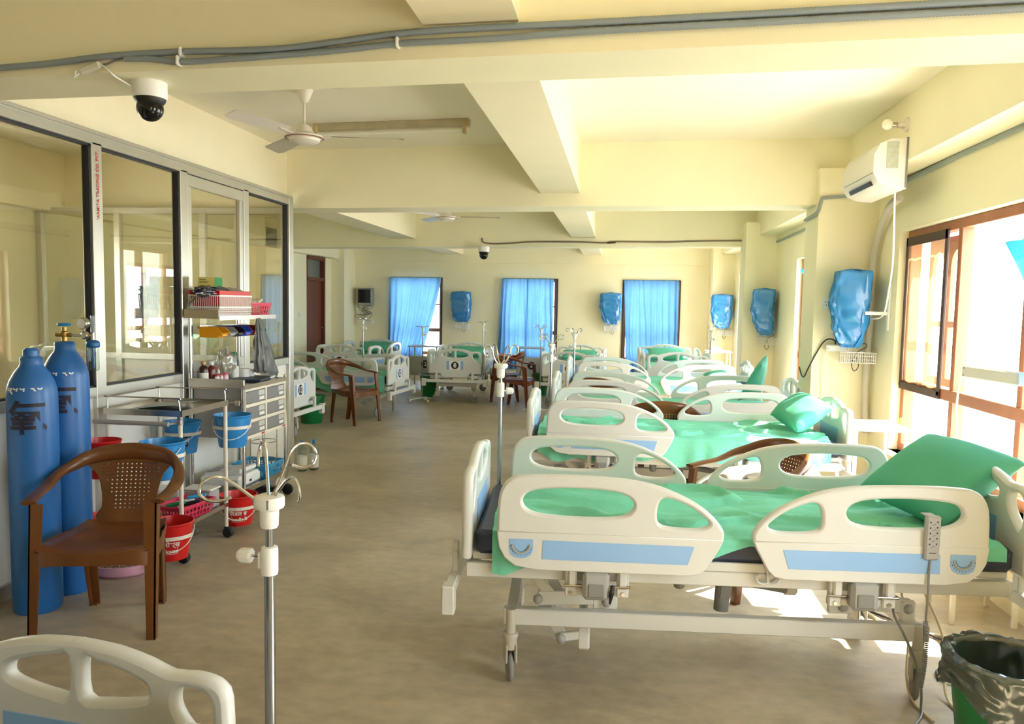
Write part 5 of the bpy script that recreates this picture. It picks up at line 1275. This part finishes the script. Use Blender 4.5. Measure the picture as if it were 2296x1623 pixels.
# ------------------------------------------------------------------ crash cart with drawers
KX0, KX1, KY0, KY1 = -2.90, -2.52, 4.93, 5.60; KW, KD = KX1 - KX0, KY1 - KY0
t2 = thing('drawer_trolley', (KX0, KY0, 0), 0, 'stainless emergency trolley with grey drawers and an upper shelf beside the partition', 'trolley')
for a, b, z in ((0, 0, 1.40), (0, KD, 1.40), (KW, 0, .95), (KW, KD, .93)): put('post', G().cyl((a, b, .10), (a, b, z), .014, seg=16), CHROME, t2)
for a in (0, KW):
    for b in (0, KD): put('castor', G().cyl((a, b, .11), (a, b, .07), .009, seg=8).lathe([(.012, -.014), (.036, -.013), (.042, -.008), (.042, .008), (.036, .013), (.012, .014)], (a + .015, b, .042), 20, 'y').box(a - .014, b - .018, .05, a + .03, b + .018, .085, .008), BLACKR, t2)
put('worktop', G().box(-.01, -.01, .895, KW + .012, KD + .012, .91).box(-.01, -.014, .90, KW, -.008, .955).box(KW + .006, -.012, .885, KW + .014, KD + .014, .915), STEEL, t2)
cb = put('cabinet', G().box(.012, .012, .545, KW - .004, KD - .012, .895, .002), GREYCAB, t2)
g = G()
g.box(KW - .004, .006, .535, KW + .006, .028, .885).box(KW - .004, KD - .028, .535, KW + .006, KD - .006, .885).box(KW - .004, KD / 2 - .012, .535, KW + .006, KD / 2 + .012, .885)
for z in (.535, .645, .755, .868): g.box(KW - .005, .006, z, KW + .0072, KD - .006, z + .022)
put('drawer_frame', g, CREAMT, cb, 0)
for r_ in range(3):
    for c in range(2):
        y0_, y1_ = (.03, KD / 2 - .014) if c == 0 else (KD / 2 + .014, KD - .03); z0_ = .559 + .110 * r_
        dr = put('drawer', G().box(KW - .01, y0_, z0_, KW + .004, y1_, z0_ + .084, .003), mat('drawer_grey', s2l(126, 124, 126), .4) if r_ + c == 0 else bpy.data.materials['drawer_grey'], t2)
        put('drawer_label', G().box(KW + .004, y1_ - .09, z0_ + .012, KW + .0055, y1_ - .015, z0_ + .034), PAPER, dr, 0)
        put('drawer_sticker', G().box(KW + .004, y1_ - .10, z0_ + .044, KW + .005, y1_ - .01, z0_ + .080), mat('sticker_grey', s2l(196, 194, 188), .6) if r_ + c == 0 else bpy.data.materials['sticker_grey'], dr, 0)
for k, y in enumerate((KD / 2 - .08, KD - .07)): put('red_sticker', G().box(KW + .006, y, .540, KW + .0075, y + .05, .553), RED, cb, 0)
put('side_rail', G().cyl((0, -.014, .80), (KW, -.014, .80), .008, seg=10).box(KW - .05, -.03, .775, KW - .012, -.004, .815, .004), STEEL, t2)
put('lower_shelf', G().box(0, 0, .175, KW, KD, .185).box(0, -.006, .17, KW, 0, .215).box(KW - .002, 0, .165, KW + .008, KD, .20), STEEL, t2)
put('upper_shelf', G().box(-.01, -.05, 1.368, .24, KD + .14, 1.378).box(-.01, -.056, 1.365, .24, -.048, 1.425).box(.235, -.05, 1.355, .243, KD + .14, 1.385).tube(smooth_pts([(.0, -.02, 1.37), (0, -.02, 1.44), (.02, -.02, 1.48), (.05, -.02, 1.50)], 4, False), .010, 8), STEEL, t2)
g = G()
for z in (.30, .44): g.tube([(KW - .10 + .09 * math.cos(a), KD - .16 + .11 * math.sin(a), z) for a in [k * PI / 12 for k in range(24)]], .004, 6, True)
for a in range(4): g.cyl((KW - .10 + .09 * math.cos(a * PI / 2 + .6), KD - .16 + .11 * math.sin(a * PI / 2 + .6), .185), (KW - .10 + .09 * math.cos(a * PI / 2 + .6), KD - .16 + .11 * math.sin(a * PI / 2 + .6), .54), .004, seg=6)
put('bottle_holder', g, CHROME, t2)
# tilting bins in a row
def pick_bin(y, m, label, w_=.105):
    t = thing('storage_bin', (KX0 + .07, y, 1.235), 0, label, 'bin', 'coloured pick bins on the trolley rail'); h = .072; d = .16
    g = G(); A = [(0, 0), (d * .75, 0), (d, h * .30), (d, h * .5), (d * .80, h * .95), (0, h)]
    for s in (-w_ / 2, w_ / 2): g.add([(x, s, z) for x, z in A] + [(x, s * .97, z) for x, z in A], [tuple(range(6)), tuple(range(11, 5, -1))])
    g.add([(0, -w_ / 2, 0), (0, w_ / 2, 0), (d * .75, w_ / 2, 0), (d * .75, -w_ / 2, 0)], [(0, 1, 2, 3)]); g.add([(d * .75, -w_ / 2, 0), (d * .75, w_ / 2, 0), (d, w_ / 2, h * .45), (d, -w_ / 2, h * .45)], [(0, 1, 2, 3)])
    g.add([(0, -w_ / 2, 0), (0, w_ / 2, 0), (0, w_ / 2, h), (0, -w_ / 2, h)], [(0, 1, 2, 3)])
    b = put('shell', g, m, t, 0); md = b.modifiers.new('thick', 'SOLIDIFY'); md.thickness = .003
    put('label_slot', G().box(d * .86, -w_ * .3, h * .16, d * .96, w_ * .3, h * .36), m, b)
    return t
for k, (m, lb) in enumerate(((YEL, 'yellow open bin, nearest of the row on the emergency trolley'), (GREYP, 'grey open bin beside the yellow one'), (BLACK, 'black open bin between the grey and blue ones'), (BLUEBIN, 'royal blue open bin in the trolley row'), (RED, 'red open bin in the trolley row'), (GREENP, 'green open bin, last of the trolley row'))): pick_bin(4.93 + .055 + k * .112, m, lb)
put('bin_rail', G().box(.055, 0, 1.295, .07, KD, 1.315), STEEL, t2)
# baskets on the upper shelf
t = thing('plastic_basket', (-2.785, 5.14, 1.378), 0, 'white slatted basket on the upper shelf with the red tray set in it', 'basket')
g = G(); w_, d, h = .225, .46, .142
for (a, b, c, e) in ((-w_ / 2, -d / 2, w_ / 2, -d / 2), (w_ / 2, -d / 2, w_ / 2, d / 2), (w_ / 2, d / 2, -w_ / 2, d / 2), (-w_ / 2, d / 2, -w_ / 2, -d / 2)):
    L = math.hypot(c - a, e - b); n = int(L / .014)
    for q in range(n + 1): x, y = a + (c - a) * q / n, b + (e - b) * q / n; g.bar((x * .94, y * .97, 0), (x, y, h), .004, .004)
    for z, hh in ((.004, .012), (h * .45, .010), (h, .010)):
        k = .94 + .06 * z / h; g.bar((a * k, b * (.97 + .03 * z / h), z), (c * k, e * (.97 + .03 * z / h), z), .005, hh)
    for q in range(1, 4): z = h * .12 * q; g.bar((a * .95, b * .975, z), (c * .95, e * .975, z), .0035, .004)
put('slats', g, WHITE, t, 0); put('base', G().box(-w_ / 2 * .94, -d / 2 * .97, 0, w_ / 2 * .94, d / 2 * .97, .004), WHITE, t)
tray('red_tray', -2.785, 5.14, 1.386, .212, .445, .165, BUCKR, 'red tray nested in the white basket on the upper shelf', 'tray', 0, False)
def crumple(name, c, r3, m, label, cat, seed, q=.8, amp=.22):
    def f_(u, v):
        a = u * 2 * PI; b = (v - .5) * PI; d = Vector((math.cos(b) * math.cos(a), math.cos(b) * math.sin(a), math.sin(b)))
        k = 1 + amp * 1.6 * wav(d.x * 2.2 + seed, d.y * 2.2, d.z * 2.2) + amp * 1.5 * abs(wav(d.x * 4, d.y * 4 + seed, d.z * 4)) + amp * .5 * wav(d.x * 9, d.y * 9, d.z * 9 + seed)
        return (c[0] + r3[0] * d.x * k, c[1] + r3[1] * d.y * k, c[2] + r3[2] * d.z * k)
    return tag(put(name, G().grid(f_, 48, 28, True), m, None, 60), label, cat)
crumple('plastic_bag', (-2.78, 4.99, 1.545), (.085, .16, .038), sheer('dark_bag', s2l(60, 60, 84), .2, .15, .2, .25), 'dark crumpled plastic bag heaped in the red tray', 'bag', 3)
crumple('plastic_bag', (-2.78, 5.24, 1.545), (.08, .09, .032), sheer('clear_bag', s2l(206, 196, 180), .3, .3, .2, .15), 'clear crinkled bag at the far end of the red tray', 'bag', 7)
t = thing('glove_box', (-2.80, 5.02, 1.58), math.radians(12), 'yellow and green glove carton on top of the heaped bags', 'box')
put('carton', G().box(-.055, -.085, 0, .055, .085, .065), mat('carton_yellow', s2l(206, 190, 110), .6), t, 0)
put('green_face', G().box(.0552, -.085, .0, .0565, .085, .065).box(-.055, -.03, .0652, .055, .085, .066), mat('carton_green', s2l(52, 140, 74), .6), t, 0)
put('printed_lines', G().box(-.045, -.0862, .045, .0, -.0852, .05).box(-.045, -.0862, .034, .02, -.0852, .037).box(-.045, -.0862, .026, .01, -.0852, .029), mat('carton_ink', s2l(96, 92, 50), .6), t, 0)
tray('pink_tray', -2.77, 5.53, 1.380, .19, .34, .09, PINKP, 'pink slatted tray of packets at the far end of the upper shelf', 'tray')
for k, (dy, lab) in enumerate(((-.08, 'white sealed packet on the left in the upper pink tray'), (.04, 'white sealed packet on the right in the upper pink tray'))): tag(put('packet', G().obox((-2.77, 5.53 + dy, 1.475 + .012 * k), (.14, .17, .018), Matrix.Rotation(.12, 3, 'X') @ Matrix.Rotation(.3 * k, 3, 'Z'), .006), mat('packet_paper', s2l(214, 204, 186), .5) if k == 0 else bpy.data.materials['packet_paper']), lab, 'packet', 'packets in the upper pink tray')
# grey carrier bag hanging under the shelf
def cbag(u, v):
    a = u * 2 * PI; k = .12 + .88 * v ** .75
    if v > .95: k *= 1 - (v - .95) * 5
    fold = 1 + .16 * math.sin(a * 11 + 2 * v) * (1 - .3 * v) + .22 * wav(math.cos(a) * 3, math.sin(a) * 3, v * 6)
    return (-2.655 + .05 * k * math.cos(a) * fold + .01 * v, 5.44 + .17 * k * math.sin(a) * fold + .11 * v, 1.36 - (.43 + .03 * math.sin(a)) * v + .012 * wav(a * 3, v * 8, 2))
tag(put('carrier_bag', G().grid(cbag, 72, 30, True), GBAG, None, 75), 'grey translucent carrier bag hanging from the upper shelf', 'bag')
# bottles and jars on the worktop
def bottle(x, y, z, r, h, m, cap, label, lab=True, name='bottle', group='bottles on the emergency trolley', capr=.5):
    t = thing(name, (x, y, z), 0, label, 'bottle', group)
    b = put('body', G().lathe([(0, 0), (r * .95, 0), (r, .006), (r, h * .62), (r * .85, h * .74), (r * .42, h * .82), (r * .40, h * .9)], seg=24), m, t)
    put('cap', G().lathe([(r * capr, h * .87), (r * capr, h), (0, h + .001)], seg=20), cap, t)
    if lab: put('bottle_label', G().lathe([(r * 1.02, h * .08), (r * 1.02, h * .5)], seg=24), PAPER, b)
    return t
Z2 = .911
bottle(-2.84, 4.99, Z2, .032, .155, AMBER, mat('cap_tan', s2l(196, 150, 90), .4), 'dark brown bottle with a white label and tan cap on the trolley top')
bottle(-2.83, 5.08, Z2, .028, .145, MAROON, WHITE, 'maroon liquid bottle with a white cap on the trolley top', False)
bottle(-2.78, 5.06, Z2, .018, .060, PAPER, RED, 'small white jar with a red cap before the maroon bottle', False, capr=1.0)
for k, (dx, dy) in enumerate(((0, 0), (.012, .04), (.0, .075))): bottle(-2.78 + dx, 5.115 + dy, Z2, .015, .062, mat('vial_%d' % k, s2l(226, 196, 206), .3), PINKP, ['small pink-capped vial beside the red-capped jar, nearest of three', 'small pink-capped vial, middle one of three in the row', 'small pink-capped vial, farthest of three from the red-capped jar'][k], False, 'vial', 'pink-capped vials on the trolley', 1.0)
bottle(-2.83, 5.17, Z2, .012, .10, PAPER, PINKP, 'slim pink-topped tube behind the pink vials', False, 'vial', None)
crumple('plastic_bag', (-2.83, 5.27, 1.02), (.06, .06, .10), sheer('clear_bag_b', s2l(214, 208, 196), .3, .45, .2, .15), 'clear upright plastic bag on the trolley top behind the vials', 'bag', 11)
bottle(-2.79, 5.33, Z2, .032, .20, BOTG, GREENP, 'clear plastic bottle with a green cap on the trolley top', True, capr=.55)
t = thing('paper_roll', (-2.74, 5.38, Z2), 0, 'white paper roll on a small dish on the trolley top', 'roll'); put('roll', G().lathe([(.012, 0), (.036, 0), (.038, .004), (.038, .078), (.012, .078)], seg=28), PAPER, t); put('loose_end', G().add([(.03, .03, .075), (.055, .05, .065), (.05, .055, .015), (.03, .035, .005)], [(0, 1, 2, 3)]), PAPER, t, 0)
t = thing('clipboard', (-2.66, 5.33, Z2), math.radians(10), 'dark blue file lying at the front of the trolley top', 'file'); put('cover', G().box(-.11, -.15, 0, .11, .15, .018, .003), NAVY, t); put('pages', G().box(-.10, .10, .003, .112, .24, .015), PAPER, t)
# lower shelf: ECG machine and blue basket
t = thing('ecg_machine', (-2.71, 5.12, .186), 0, 'white medical recorder on the bottom shelf of the emergency trolley', 'machine')
put('case', G().box(-.15, -.17, 0, .15, .15, .085, .018).bar((-.13, -.02, .085), (.14, -.02, .12), .24, .03, .008), WHITE, t); put('paper_hatch', G().bar((-.12, -.05, .105), (-.02, -.05, .118), .14, .012, .004), GREYP, t)
put('buttons', G().cyl((.09, .02, .118), (.09, .02, .134), .012, seg=12).cyl((.06, .05, .115), (.06, .05, .131), .010, seg=12), mat('button_teal', s2l(40, 120, 140), .4), t); put('port', G().box(.149, -.03, .03, .152, .0, .045), BLACK, t)
tray('blue_basket', -2.66, 5.43, .188, .28, .26, .10, SKYB, 'sky blue slatted basket on the bottom shelf beside the recorder', 'basket')
# black case and a small floor machine under the trolley
t = thing('floor_machine', (-2.66, 5.42, 0), 0, 'cream and black floor appliance pushed under the emergency trolley', 'machine')
put('base', G().box(-.15, -.22, .03, .14, .16, .075, .02), BLACKR, t); put('cover', G().box(-.12, .05, .07, .15, .21, .150, .03), CREAMT, t); put('wheel', G().lathe([(.02, -.014), (.05, -.012), (.055, 0), (.05, .012), (.02, .014)], (.15, -.02, .055), 20, 'x'), BLACKR, t)
# water bottles by the end post
for x, y, lb in ((-2.735, 6.42, 'clear water bottle with a blue cap on the floor by the partition end, left one'), (-2.66, 6.50, 'clear water bottle with a blue cap on the floor by the partition end, right one')): bottle(x, y, 0, .042, .27, BOTG, BUCKB, lb, True, 'water_bottle', 'water bottles on the floor', .35)
